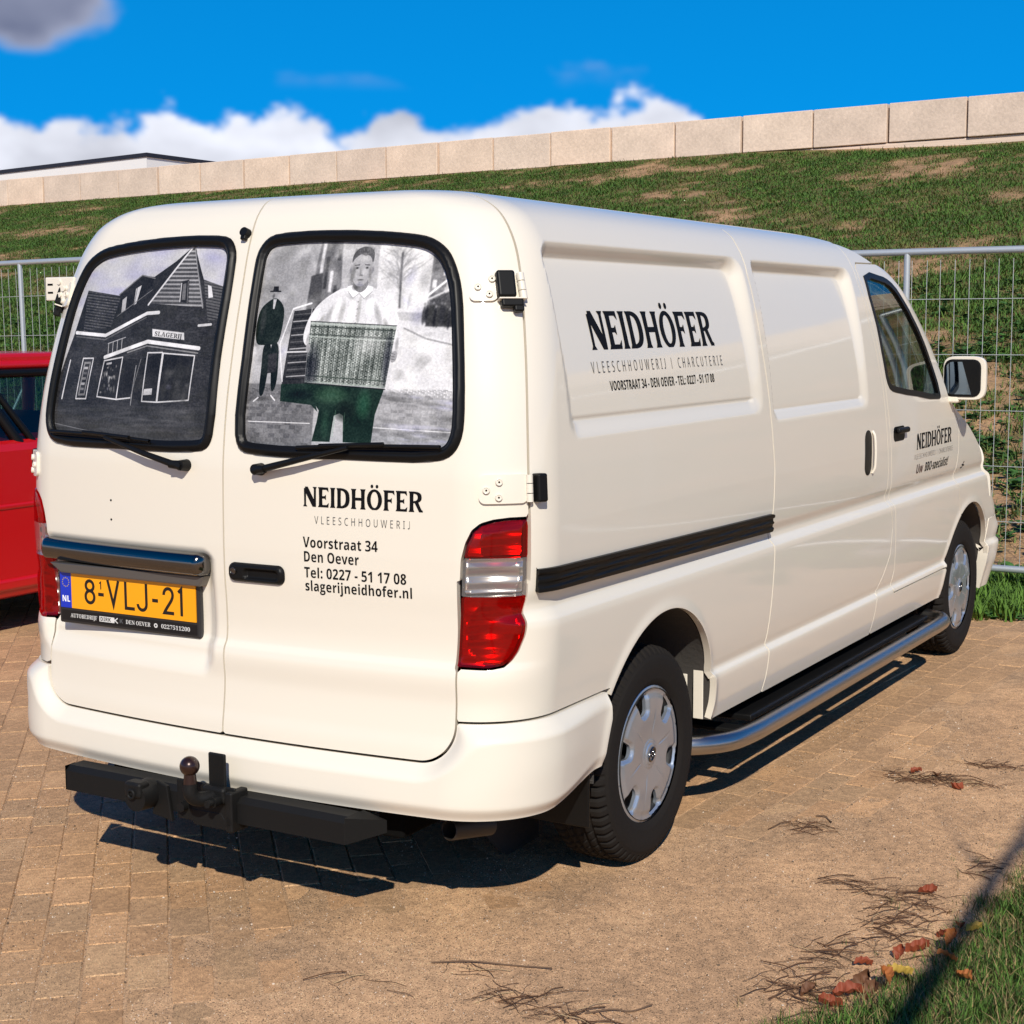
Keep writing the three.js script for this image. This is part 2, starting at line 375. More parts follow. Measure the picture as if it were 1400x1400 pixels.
const DOOR_F = poly([[-3.18, .472], [-3.19, .56], [-3.135, .8], [-3.085, 1.0], [-3.02, 1.33], [-2.945, 1.6], [-2.905, 1.76], [-2.905, 1.80], [-2.94, 1.822], [-3.2, 1.826], [-3.32, 1.805], [-3.44, 1.755], [-3.67, 1.565], [-3.92, 1.265], [-4.085, 1.13], [-4.10, 1.0], [-4.085, .86], [-4.13, .76], [-4.16, .68], [-4.16, .472]]);
const WIN_F = poly([[-2.960, 1.772], [-3.165, 1.778], [-3.26, 1.765], [-3.354, 1.727], [-3.562, 1.559], [-3.69, 1.41], [-3.80, 1.262], [-3.775, 1.250], [-3.45, 1.275], [-3.158, 1.303], [-3.07, 1.322], [-3.032, 1.372], [-2.99, 1.58]], 2);
const shield = (s, y) => Math.max((3.42 - s) * .6, 1.215 - y, y - 1.85);
const headlamp = (s, y) => Math.max((3.34 - s) * .6, (s - 4.3) * .5, .70 - y, y - .90 + .10 * (s - 3.3));

function panel(name, parent, mat, sg, s0, s1, v0, v1, hs, hv, field, o = {}) {
  const us = [];
  const cuts = [s0, ...[1, 2, 3, 4].filter(q => q > s0 + 1e-6 && q < s1 - 1e-6), s1], len = { 0: .70, 1: .33, 2: 3.6, 3: .75, 4: .4 };
  for (let k = 0; k < cuts.length - 1; k++) { const sector = Math.min(4, Math.floor((cuts[k] + cuts[k + 1]) / 2)); us.push(...range(cuts[k], cuts[k + 1], hs / len[sector]).slice(k ? 1 : 0)); }
  const ext = o.lift ?? 0, lift = typeof ext === 'function' ? ext : () => ext;
  const g = region(us, range(v0, v1, hv), (s, v) => skin(s, v, sg, lift(s, v)), field && ((s, v) => { const B = base(s, v); return field(s, v, B[1], B[2], B[0]); }), { flip: sg < 0, rim: .022, ...o });
  return mesh(name, g, mat, parent);
}

for (const sg of [1, -1]) {
  const fine = sg > 0, hs = fine ? .009 : .024, hb = .009, hv = fine ? .0085 : .02;
  const side = fine ? 'right' : 'left';
  // rear door with its picture window
  const door = panel('rear_door', van, paint, sg, 0, 1.72, vOf(.44), VD, hb, .0085, (s, v, y) => {
    const p = pOf(s, v);
    return Math.max(doorFull(s, p, y) + .002, -(LAMP(p, y) - .004), -(p - .0028), -(WIN(p, y) + .014));
  });
  door.userData.label = fine ? 'right hand rear door with lettering and the delivery man picture' : 'left hand rear door with number plate and the shop picture';
  panel('window_gasket', door, rubber, sg, 0, 1.3, vOf(1.22), vOf(1.86), .006, .006, (s, v, y) => { const d = WIN(pOf(s, v), y); return Math.max(d, -(d + .031)); },
    { rim: .02, lift: (s, v) => { const d = -WIN(pOf(s, v), look(0, v)); return .002 + .013 * Math.sqrt(clamp(d / .014, 0, 1)) * (1 - .75 * sst(.017, .031, d)); } });
  const print = panel('window_picture', door, null, sg, 0, 1.3, vOf(1.22), vOf(1.86), .02, .02, (s, v, y) => WIN(pOf(s, v), y) + .022, { rim: 0, lift: -.004, uv: (s, v, P) => sg > 0 ? [(P[0] - .035) / .69, (P[1] - 1.245) / .595] : [(P[0] + .725) / .69, (P[1] - 1.245) / .595] });
  print.userData.print = side;
  // rear lamp cluster: silvery bowls behind coloured lenses
  const lamp = panel('rear_lamp', van, blackPlastic, sg, .95, 1.75, vOf(.70), vOf(1.13), .007, .007, (s, v, y) => LAMP(pOf(s, v), y) + .003, { rim: 0, lift: -.045 });
  const bowl = (y0, y1, cy, cx, k) => panel('reflector', lamp, std({ color: C(.66, .65, .64), roughness: .3, metalness: .9 }), sg, .95, 1.75, vOf(.70), vOf(1.13), .008, .008, (s, v, y) => Math.max(LAMP(pOf(s, v), y) + .006, y0 - y + .004, y - y1 + .004),
    { rim: 0, lift: (s, v) => { const d = Math.hypot(pOf(s, v) - cx, (look(0, v) - cy) * .9); return -.040 + k * Math.min(d * d * 5.5, .03) + .0012 * Math.cos(look(0, v) * 620); } });
  bowl(1.010, 1.2, 1.045, .85, 1); bowl(.914, 1.010, .962, .81, .8); bowl(.70, .914, .815, .81, 1);
  const lens = (n, y0, y1, mat) => panel(n, lamp, mat, sg, .95, 1.75, vOf(.70), vOf(1.13), .006, .006, (s, v, y) => Math.max(LAMP(pOf(s, v), y) + .0035, y0 - y, y - y1), { rim: .016, lift: (s, v) => .001 + .007 * Math.sqrt(clamp(-LAMP(pOf(s, v), look(0, v)) / .03, 0, 1)) });
  const redLens = phy({ color: C(.74, .007, .007), roughness: .07, transmission: .9, thickness: 0, specularIntensity: .6, clearcoat: .4, clearcoatRoughness: .03 });
  const clearLens = phy({ color: C(.80, .78, .76), roughness: .10, transmission: .9, thickness: 0, clearcoat: 1, clearcoatRoughness: .03 });
  lens('red_lens', 1.0115, 1.2, redLens); lens('clear_lens', .9135, 1.0105, clearLens); lens('red_lens', .60, .9125, redLens);
  // flank behind the sliding door
  panel('side_panel', van, paint, sg, 1.0, 2.8, vOf(.33), VR, hs, hv, (s, v, y, z) => {
    const p = pOf(s, v);
    return Math.max(.003 - doorFull(s, p, y), -(LAMP(p, y) - .003), slideSeam(y) + .0042 - z, Math.min(.5945 - y, (z + .58) * 1), .335 - y, -archD(ARCH_R, z, y), s < 1.2 && y > .80 ? 1 : -1);
  });
  // sliding door
  const slide = panel('sliding_door', van, paint, sg, 2.25, 3.4, vOf(.325), VR, hs, hv, (s, v, y, z) => Math.max(z - slideSeam(y) + .0042, cabSeam(y) + .0025 - z, .332 - y));
  // cab: pillars, roof front, nose
  const cab = panel('cab_shell', van, paint, sg, 2.45, 5, vOf(.28), VR, fine ? .012 : .03, fine ? .01 : .025, (s, v, y, z) =>
    Math.max(z - cabSeam(y) + .0025, .004 - DOOR_F(z, y), -archD(ARCH_F, z, y), Math.min(.332 - y, 1), -shield(s, y), -headlamp(s, y), Math.min((s - 3.0) * .6, Math.max(.62 - y, z + 4.70))));
  panel('windscreen', cab, cabGlass, sg, 3.3, 5, vOf(1.18), vOf(1.88), .05, .05, (s, v, y) => shield(s, y) - .012, { rim: 0, lift: -.006 });
  panel('headlamp', van, phy({ color: C(.10, .11, .12), roughness: .08, clearcoat: 1, metalness: .4 }), sg, 3.2, 4.5, vOf(.66), vOf(.96), .03, .02, (s, v, y) => headlamp(s, y) + .004, { rim: .03, lift: .004 });
  panel('front_bumper', van, bumperPaint, sg, 2.9, 5, vOf(.26), vOf(.64), .02, .012, (s, v, y, z) => Math.max(y - .616, .235 - y, z + 4.715, -archD(ARCH_F, z, y) - .012), { rim: .05, lift: (s, v) => .002 + .03 * sst(.62, .55, look(0, v)) * sst(2.95, 3.3, s) });
  // front door
  const fdoor = panel('front_door', van, paint, sg, 2.6, 3.6, vOf(.44), vOf(1.85), hs, hv, (s, v, y, z) => Math.max(DOOR_F(z, y) + .002, -(WIN_F(z, y) + .010), -archD(ARCH_F, z, y)));
  panel('window_gasket', fdoor, rubber, sg, 2.6, 3.6, vOf(1.2), vOf(1.82), .008, .006, (s, v, y, z) => { const d = WIN_F(z, y); return Math.max(d, -(d + .024)); }, { rim: .012, lift: .0025 });
  panel('window', fdoor, cabGlass, sg, 2.6, 3.6, vOf(1.2), vOf(1.82), .03, .03, (s, v, y, z) => WIN_F(z, y) + .018, { rim: 0, lift: -.007 });
  // roof half
  panel('roof', van, paint, sg, 0, 5, VR, VEND - .0005, fine ? .02 : .03, .012, (s, v) => .004 - Math.max((s - S_SEAM) * .22, v - VD), { rim: .012 });
  // rear bumper
  const bTop = (s, v, y) => Math.max(.005 - doorLow(pOf(s, v), y), y - .5895), bBot = (z) => .345 + .045 * sst(-.20, -.56, z);
  panel('rear_bumper', van, bumperPaint, sg, 0, 2.12, vOf(.30), vOf(.62), .010, .007, (s, v, y, z) => Math.max(s < 1.9 ? bTop(s, v, y) : y - .5895, bBot(z) - y, -.556 - z, -archD(ARCH_R, z, y)), {
    rim: .05, lift: (s, v) => {
      const B = base(s, v), y = B[1], z = B[2], da = s < 1.9 ? Math.max(doorLow(pOf(s, v), y) - .005, 0) : 9, db = Math.max(.5895 - y, 0), dep = da * db / (Math.hypot(da, db) + 1e-9), low = y - bBot(z);
      let h = .002 + .036 * Math.pow(sst(0, .042, dep), .8) + .004 * sst(.03, .12, dep) - .020 * sst(.040, -.005, low);
      h *= 1 - .55 * sst(-.25, -.55, z);
      if (sg < 0) h -= .010 * Math.exp(-(((pOf(s, v) - .83) / .018) ** 2 + ((y - .47) / .02) ** 2));
      h -= s < 1.9 ? (1 - sst(1.15, 1.95, s)) * tailForm(y) + sst(1.15, 1.95, s) * crease(y) : crease(y);
      return h;
    }
  });
  // sliding door rail
  const railD = (z, y) => Math.max(Math.abs(y - lerp(.9215, .947, (z + 1.767) / 1.6)) - .030, z + .196, -1.768 - z);
  panel('door_rail', van, blackPlastic, sg, 1.5, 2.5, vOf(.86), vOf(1.0), .012, .004, (s, v, y, z) => railD(z, y), { rim: .02, lift: (s, v) => { const B = base(s, v), q = Math.abs(B[1] - lerp(.9215, .947, (B[2] + 1.767) / 1.6)); return .010 - crease(B[1]) * .6 - .006 * sst(.018, .015, q) + .004 * sst(.006, .003, q); } });
  // sliding door handle: slot and grip
  const slot = panel('handle_recess', slide, blackPlastic, sg, 2.5, 2.9, vOf(.95), vOf(1.22), .006, .006, (s, v, y, z) => rbox(-2.775, 1.084, .040, .088, .038)(z, y), { rim: .006, lift: .0015 });
  mesh('door_handle', tube([[0, .083, .0], [0, .06, .010], [0, 0, .013], [0, -.06, .010], [0, -.083, .0]].map(q => V(q).applyMatrix4(sideFrame(-2.826, 1.084, sg)).toArray()), .0055, 24, 8), paint, slide);
  const fh = panel('handle_recess', fdoor, blackPlastic, sg, 2.6, 3.4, vOf(1.06), vOf(1.22), .006, .006, (s, v, y, z) => rbox(-3.175, 1.135, .075, .030, .022)(z, y), { rim: .006, lift: .0015 });
  mesh('door_handle', box(-.07, .07, -.012, .012, 0, .022, .01).applyMatrix4(sideFrame(-3.185, 1.148, sg, .004)), blackPlastic, fdoor);
  // hinges of the rear door
  for (const [yc, p0, p1, pc0, pc1, pb, low] of [[1.683, .700, .772, .758, .805, .822, 0], [1.183, .772, .895, .905, .94, .898, 1]]) {
    const H = new THREE.Group(); H.name = 'hinge'; van.add(H);
    const hh = .036, v0 = vOf(yc - .06), v1 = vOf(yc + .06);
    panel('plate', H, paint, sg, .9, 1.9, v0, v1, .005, .005, (s, v, y) => rbox((p0 + p1) / 2, yc, (p1 - p0) / 2, hh, .016)(pOf(s, v), y), { rim: .012, lift: .008 });
    const bolt = merge([new THREE.CylinderGeometry(.0088, .0095, .005, 14).rotateX(Math.PI / 2).translate(0, 0, .0025), new THREE.TorusGeometry(.0075, .0018, 6, 14).translate(0, 0, .005)]);
    for (const [dx, dy] of [[.018, -.002], [.048, .018], [.048, -.020]]) { mesh('bolt', bolt.clone().applyMatrix4(rearFrame(p0 + dx, yc + dy, sg, .008)), paint, H); mesh('bolt_socket', new THREE.CylinderGeometry(.0026, .0026, .0012, 8).rotateX(Math.PI / 2).translate(0, 0, .0052).applyMatrix4(rearFrame(p0 + dx, yc + dy, sg, .008)), dark, H); }
    const M = rearFrame(low ? .925 : .785, yc, sg, 0);
    if (low) { mesh('cap', box(-.014, .016, -.036, .036, -.012, .028, .006).applyMatrix4(M), blackPlastic, H); }
    else {
      mesh('cap', box(-.026, .022, -.034, .037, .002, .030, .007).applyMatrix4(M), blackPlastic, H);
      mesh('bump_stop', merge([box(-.018, .040, -.058, -.036, .000, .024, .006), box(.014, .040, -.070, -.040, .002, .022, .005)]).applyMatrix4(M), blackPlastic, H);
      mesh('leaf_edge', box(-.024, .048, -.0385, -.0345, .002, .026, .0015).applyMatrix4(M), paint, H);
    }
    const MB = rearFrame(low ? .898 : .827, yc, sg, .010);
    mesh('barrel', merge([[-.034, -.0135], [-.0115, .0115], [.0135, .034]].map(([a, b]) => new THREE.CylinderGeometry(low ? .009 : .0105, low ? .009 : .0105, b - a, 14).translate(0, (a + b) / 2, 0))).applyMatrix4(MB), paint, H);
    if (!low && sg < 0) { mesh('leaf', box(-.828, -.708, 1.667, 1.737, -.208, -.200, .004), paint, H); for (const q of [1.688, 1.712]) mesh('leaf_slot', box(-.818, -.796, q, q + .006, -.2005, -.1992, .001), dark, H); for (const [x, y] of [[-.768, 1.722], [-.752, 1.702], [-.768, 1.684]]) mesh('bolt', new THREE.CylinderGeometry(.0075, .0085, .005, 12).rotateX(Math.PI / 2).translate(x, y, -.198), paint, H); }
  }
  // mirror
  const M = new THREE.Group(); M.name = 'door_mirror'; van.add(M);
  const mm = (g) => { g = g.clone(); if (sg < 0) { g.scale(-1, 1, 1); const ix = g.index; if (ix) for (let k = 0; k < ix.count; k += 3) { const t = ix.getX(k + 1); ix.setX(k + 1, ix.getX(k + 2)); ix.setX(k + 2, t); } else for (const at of Object.values(g.attributes)) for (let k = 0; k < at.count; k += 3) for (let c = 0; c < at.itemSize; c++) { const t = at.getComponent(k + 1, c); at.setComponent(k + 1, c, at.getComponent(k + 2, c)); at.setComponent(k + 2, c, t); } } return g; };
  const shell = new THREE.SphereGeometry(1, 40, 28); { const p = shell.attributes.position; for (let k = 0; k < p.count; k++) { const f = (q) => Math.sign(q) * Math.pow(Math.abs(q), .42); let x = f(p.getX(k)), y = f(p.getY(k)), z = p.getZ(k); z = z > 0 ? Math.min(z, .25) : z; p.setXYZ(k, .952 + x * .097 * (1 - .12 * Math.max(0, -z)), 1.338 + y * .098 * (1 - .1 * Math.max(0, -z)), -3.955 + z * .085); } shell.computeVertexNormals(); }
  mesh('housing', mm(shell), paint, M);
  const gl = new THREE.Shape(); { const q = .078, w = .076, r = .034; gl.moveTo(-w + r, -q); gl.lineTo(w - r, -q); gl.quadraticCurveTo(w, -q, w, -q + r); gl.lineTo(w, q - r); gl.quadraticCurveTo(w, q, w - r, q); gl.lineTo(-w + r, q); gl.quadraticCurveTo(-w, q, -w, q - r); gl.lineTo(-w, -q + r); gl.quadraticCurveTo(-w, -q, -w + r, -q); }
  mesh('mirror_rim', mm(new THREE.ExtrudeGeometry(gl, { depth: .006, bevelEnabled: true, bevelSize: .006, bevelThickness: .003, bevelSegments: 2 }).translate(.945, 1.338, -3.936)), rubber, M);
  mesh('mirror_glass', mm(new THREE.ExtrudeGeometry(gl, { depth: .003, bevelEnabled: false }).scale(.93, .93, 1).rotateY(.10).rotateX(-.03).translate(.945, 1.338, -3.928)), std({ color: C(.24, .29, .31), roughness: .02, metalness: 1 }), M);
  mesh('mirror_arm', mm(box(.83, .93, 1.225, 1.262, -4.0, -3.93, .012)), paint, M);
  mesh('mirror_base', mm(box(.845, .882, 1.19, 1.30, -3.97, -3.85, .012)), blackPlastic, M);
}

// ---------- wheels ----------
const TYRE_PROFILE = [[.196, .070], [.200, .082], [.212, .094], [.235, .1025], [.262, .1045], [.285, .1015], [.302, .095], [.3135, .087], [.319, .080], [.3215, .068], [.3225, .05], [.3235, .025], [.324, 0]];
const tyreGeo = (() => {
  const half = TYRE_PROFILE, full = [...half, ...half.slice(0, -1).reverse().map(([r, x]) => [r, -x])];
  const L = [0]; for (let i = 1; i < full.length; i++) L[i] = L[i - 1] + Math.hypot(full[i][0] - full[i - 1][0], full[i][1] - full[i - 1][1]);
  const fr = pchip(L, full.map(q => q[0])), fx = pchip(L, full.map(q => q[1])), end = L[L.length - 1];
  const pos = (a, t) => {
    let r = fr(t); const x = fx(t), ax = Math.abs(x);
    if (r > .300) {
      const ph = (a / (2 * Math.PI) * 62 + (x > 0 ? .3 : 0)) % 1, gr = Math.abs(ph - .5);
      let cut = 0;
      if (ax > .048) cut = Math.max(cut, sst(.19, .13, gr) * sst(.292, .304, r));
      else { const ph2 = ((a / (2 * Math.PI) * 62 + x * 14) % 1 + 1) % 1; cut = Math.max(cut, .7 * sst(.10, .06, Math.abs(ph2 - .5))); }
      cut = Math.max(cut, sst(.006, .004, Math.abs(ax - .046)), sst(.005, .0035, Math.abs(ax - .016)));
      r -= .0105 * cut;
    }
    // raised ring and lettering band on the wall
    r += 0;
    const bulge = ax > .09 && r < .30 ? .0012 * sst(.003, .001, Math.abs(r - .288)) + .0008 * sst(.002, .001, Math.abs(r - .226)) : 0;
    return [x + Math.sign(x) * bulge, r * Math.cos(a), r * Math.sin(a)];
  };
  return region(range(0, 2 * Math.PI, 2 * Math.PI / 496), range(0, end, end / 66), pos, null, { flip: true, uv: (a, t) => [a * .32 * 3, t * 3] });
})();
const capGeo = (() => {
  const R = .209;
  const h = pchip([0, .010, .028, .034, .040, .046, .075, .12, .165, .185, .196, .203, .209], [.021, .021, .0205, .0165, .0160, .014, .0155, .0175, .016, .011, .0125, .010, .001]);
  const hole = (a, r) => { const k = Math.PI / 3; let q = ((a - .06) % k + k) % k - k / 2; return rbox(0, .157, .0245 + (r - .157) * .24, .032, .013)(q * r, r); };
  const pos = (a, r) => {
    const d = hole(a, r), k = Math.PI / 3, q = ((a - .06 + k / 2) % k + k) % k - k / 2;
    return [h(r) - .010 * sst(.012, .0, d) * sst(.20, .185, r) - .0015 * sst(.0035, .001, Math.abs(q * r)) * sst(.05, .08, r), r * Math.cos(a), r * Math.sin(a)];
  };
  const disc = region(range(0, 2 * Math.PI, 2 * Math.PI / 216), range(.0008, R, .0027), pos, (a, r) => -hole(a, r), { flip: true, rim: .010 });
  const oval = (rx, ry, t, y) => { const g = new THREE.TorusGeometry(1, .16, 6, 24); g.scale(rx, ry, .003 / .16); return g.rotateY(Math.PI / 2).translate(.0225, y, 0); };
  return [disc, merge([oval(.022, .015, 0, 0), oval(.006, .013, 0, 0), oval(.014, .006, 0, .007)])];
})();
const rimGeo = new THREE.LatheGeometry([[.05, .0], [.12, -.006], [.165, -.022], [.185, .02], [.197, .05], [.199, -.05]].map(([r, y]) => new THREE.Vector2(r, y)), 48).rotateZ(-Math.PI / 2);
const wheelProto = (() => {
  const w = new THREE.Group(); w.name = 'wheel';
  mesh('tyre', tyreGeo, tyreRubber, w);
  const cap = mesh('hub_cap', capGeo[0].translate(.078, 0, 0), silver, w);
  mesh('emblem', capGeo[1].translate(.078, 0, 0), chrome, w);
  mesh('rim', rimGeo.translate(.045, 0, 0), std({ color: C(.012, .012, .013), roughness: .6 }), w);
  return w;
})();
[[1, -.911, .72], [1, -4.342, .98], [-1, -.911, .9], [-1, -4.342, 2.1]].forEach(([sg, z, a], i) => {
  const w = i ? wheelProto.clone() : wheelProto;
  w.name = 'wheel'; van.add(w);
  w.position.set(sg * .7575, .3235, z); w.rotation.set(a, sg > 0 ? 0 : Math.PI, 0, 'YXZ');
});

// ---------- underside, wheel housings, tow bar, exhaust, step tube ----------
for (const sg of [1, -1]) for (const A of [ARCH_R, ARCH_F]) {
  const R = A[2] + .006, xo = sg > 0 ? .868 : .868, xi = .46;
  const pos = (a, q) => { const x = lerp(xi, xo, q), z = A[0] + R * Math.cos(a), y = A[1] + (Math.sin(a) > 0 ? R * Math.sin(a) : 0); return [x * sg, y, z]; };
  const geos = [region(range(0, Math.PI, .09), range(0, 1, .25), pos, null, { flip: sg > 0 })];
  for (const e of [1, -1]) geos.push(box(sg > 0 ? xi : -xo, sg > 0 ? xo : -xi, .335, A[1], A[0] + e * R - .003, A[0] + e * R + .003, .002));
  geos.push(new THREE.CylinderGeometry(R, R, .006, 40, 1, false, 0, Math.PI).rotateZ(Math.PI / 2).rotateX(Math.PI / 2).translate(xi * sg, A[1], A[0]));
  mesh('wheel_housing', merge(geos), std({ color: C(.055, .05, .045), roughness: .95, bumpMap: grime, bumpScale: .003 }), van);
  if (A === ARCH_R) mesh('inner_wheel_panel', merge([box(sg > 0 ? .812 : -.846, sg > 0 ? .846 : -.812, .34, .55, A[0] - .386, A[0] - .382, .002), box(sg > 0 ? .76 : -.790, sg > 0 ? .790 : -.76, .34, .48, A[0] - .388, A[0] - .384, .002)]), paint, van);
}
mesh('underbody', merge([box(-.44, .44, .30, .44, -5.0, -.10, .01), box(-.80, .80, .34, .42, -3.92, -1.34, .01), box(-.80, .80, .36, .44, -.48, -.06, .01), box(-.52, -.44, .24, .34, -4.9, -.10, .01), box(.44, .52, .24, .34, -4.9, -.10, .01), rod([-.70, .32, -.911], [.70, .32, -.911], .055, 14), rod([-.70, .30, -4.342], [.70, .30, -4.342], .04, 12), new THREE.SphereGeometry(.14, 20, 14).translate(0, .32, -.911), box(-.36, .30, .22, .34, -.80, -.25, .05)]), dark, van);
for (const sg of [1, -1]) mesh('mud_flap', box(sg > 0 ? .665 : -.865, sg > 0 ? .865 : -.665, .215, .42, -.505, -.495, .004).applyMatrix4(new THREE.Matrix4()), rubber, van);

const tow = new THREE.Group(); tow.name = 'tow_bar'; van.add(tow);
const flat = (pts, d, bev = .003) => { const s = new THREE.Shape(pts.map(q => new THREE.Vector2(...q))); return new THREE.ExtrudeGeometry(s, { depth: d, bevelEnabled: true, bevelSize: bev, bevelThickness: bev, bevelSegments: 2, steps: 1 }); };
const beamSection = flat([[-.038, -.030], [.038, -.030], [.038, .020], [.024, .032], [-.024, .032], [-.038, .020]], .98, .004).rotateY(Math.PI / 2).translate(-.505, .311, .055);
mesh('cross_beam', beamSection, blackSteel, tow);
for (const sg of [1, -1]) { // slanting end plates
  const g = new THREE.BufferGeometry(), x0 = (sg > 0 ? .478 : -.508), x1 = x0 + .062 * sg;
  const p = [[x0, .347, .015], [x0, .347, .098], [x0, .277, .098], [x0, .277, .015], [x1, .325, .0], [x1, .292, .0]];
  const f = sg > 0 ? [[0, 1, 4], [1, 2, 5], [1, 5, 4], [2, 3, 5]] : [[0, 4, 1], [1, 5, 2], [1, 4, 5], [2, 5, 3]];
  g.setAttribute('position', new THREE.Float32BufferAttribute(f.flat().flatMap(k => p[k]), 3)); g.setAttribute('uv', new THREE.Float32BufferAttribute(new Array(f.length * 6).fill(0), 2)); g.computeVertexNormals();
  mesh('end_plate', g, blackSteel, tow);
}
const brown = phy({ color: C(.030, .013, .010), roughness: .28, metalness: .4, clearcoat: .4 });
mesh('tow_ball', merge([new THREE.SphereGeometry(.0265, 28, 20).translate(.024, .437, .165), new THREE.CylinderGeometry(.015, .019, .035, 18).translate(.024, .402, .165)]), brown, tow);
mesh('ball_neck', merge([tube([[.024, .39, .165], [.025, .362, .165], [.032, .345, .150], [.045, .342, .125], [.055, .345, .09]], .020, 28, 14), box(.015, .095, .325, .372, .085, .115, .012), new THREE.CylinderGeometry(.016, .016, .03, 6).rotateX(Math.PI / 2).translate(.075, .338, .125), new THREE.CylinderGeometry(.010, .010, .05, 12).rotateX(Math.PI / 2).translate(.075, .338, .135)]), blackSteel, tow);
mesh('upright_plate', box(.022, .080, .335, .457, .082, .092, .008), blackSteel, tow);
mesh('mounting_bracket', merge([box(-.085, .12, .262, .372, .092, .100, .008), box(.10, .125, .255, .365, .05, .12, .006), flat([[-.11, -.02], [.02, -.02], [.05, -.06], [-.07, -.06]], .008).translate(.05, .315, .09), new THREE.CylinderGeometry(.014, .014, .02, 6).rotateX(Math.PI / 2).translate(.11, .285, .11), new THREE.CylinderGeometry(.014, .014, .02, 6).rotateX(Math.PI / 2).translate(-.055, .30, .11)]), blackSteel, tow);
mesh('trailer_socket', merge([new THREE.CylinderGeometry(.038, .042, .06, 24).rotateX(Math.PI / 2).translate(-.182, .318, .13), box(-.215, -.155, .318, .362, .125, .168, .01), new THREE.TorusGeometry(.011, .004, 8, 18).translate(-.185, .330, .170), flat([[-.03, -.05], [.035, -.06], [.02, .03], [-.01, .04]], .006).translate(-.135, .315, .10)]), blackSteel, tow);
mesh('exhaust_tip', new THREE.LatheGeometry([[.0255, 0], [.0275, .002], [.0275, .16], [.0235, .16], [.0235, .004], [.0255, 0]].map(q => new THREE.Vector2(...q)), 28).rotateX(-Math.PI / 2 - .16).rotateY(-.18).translate(.655, .285, -.115), std({ color: C(.06, .055, .05), roughness: .55, metalness: .7 }), van);

for (const sg of [1, -1]) {
  const st = new THREE.Group(); st.name = 'side_step'; van.add(st);
  const X = (x) => x * sg, c = new THREE.CatmullRomCurve3([[.66, .268, -1.19], [.755, .262, -1.235], [.835, .257, -1.30], [.895, .253, -1.40], [.916, .251, -1.54], [.920, .250, -1.75], [.924, .250, -2.6], [.928, .250, -3.5], [.928, .250, -3.72], [.922, .251, -3.80], [.89, .253, -3.86], [.80, .258, -3.88]].map(([x, y, z]) => new THREE.Vector3(X(x), y, z)), false, 'centripetal');
  mesh('tube', new THREE.TubeGeometry(c, 220, .0315, 24), steel, st);
  for (const z of [-1.55, -2.6, -3.62]) mesh('bracket', box(sg > 0 ? .68 : -.92, sg > 0 ? .92 : -.68, .250, .264, z - .035, z + .035, .004), blackSteel, st);
  mesh('tread', box(sg > 0 ? .70 : -.885, sg > 0 ? .885 : -.70, .268, .290, -3.70, -1.62, .006), blackPlastic, st);
}

// ---------- wipers, handle, lock, plate, chrome bar ----------
const onRear = (p, y, sg, lift) => { const v = vOf(y); return skin(sOfRear(p, v), v, sg, lift); };
for (const sg of [1, -1]) {
  const w = new THREE.Group(); w.name = 'rear_wiper'; van.add(w);
  const at = (p, y, l) => onRear(p, y, sg, l);
  mesh('pivot', merge([rod(at(.130, 1.212, .0), at(.130, 1.212, .030), .017, 18, .014), rod(at(.130, 1.212, .022), at(.165, 1.214, .03), .013, 10, .011)]), blackPlastic, w);
  mesh('arm', merge([rod(at(.125, 1.207, .026), at(.26, 1.238, .034), .0105, 8, .0085), rod(at(.26, 1.238, .034), at(.42, 1.276, .034), .0085, 8, .0055)]), blackPlastic, w);
  mesh('blade', merge([tube([.255, .36, .47, .58, .675].map((p, i) => at(p, 1.272 + [0, .006, .010, .012, .013][i], .020)), .0055, 24, 6), rod(at(.33, 1.279, .026), at(.52, 1.288, .028), .006, 6, .006), tube([.255, .36, .47, .58, .675].map((p, i) => at(p, 1.265 + [0, .006, .010, .012, .013][i], .014)), .003, 24, 5)]), rubber, w);
}
const rdoor = van.children.filter(o => o.name === 'rear_door');
{
  panel('door_handle', rdoor[0], blackPlastic, 1, 0, .6, vOf(.89), vOf(.975), .005, .004, (s, v, y) => rbox(.112, .932, .093, .026, .020)(pOf(s, v), y), { rim: .01, lift: (s, v) => { const d = -rbox(.112, .932, .093, .026, .020)(pOf(s, v), look(0, v)), dd = -rbox(.132, .930, .058, .016, .012)(pOf(s, v), look(0, v)); return .002 + .012 * Math.sqrt(clamp(d / .008, 0, 1)) - .011 * sst(0, .008, dd); } });
  mesh('key_lock', merge([new THREE.CylinderGeometry(.0085, .0095, .006, 18).rotateX(Math.PI / 2), new THREE.TorusGeometry(.008, .0015, 6, 18).translate(0, 0, .003)]).applyMatrix4(rearFrame(.044, .936, 1, .015)), chrome, rdoor[0]);
  mesh('stop_buffer', merge([new THREE.CylinderGeometry(.013, .015, .018, 16).rotateX(Math.PI / 2).translate(0, 0, .009), box(-.009, .009, -.022, -.004, .002, .016, .004)]).applyMatrix4(rearFrame(.017, 1.838, -1, 0)), blackPlastic, rdoor[1]);
  for (const y of [1.099, 1.044]) mesh('screw_hole', new THREE.CylinderGeometry(.003, .003, .002, 10).rotateX(Math.PI / 2).applyMatrix4(rearFrame(.43, y, -1, .0006)), dark, rdoor[1]);
}
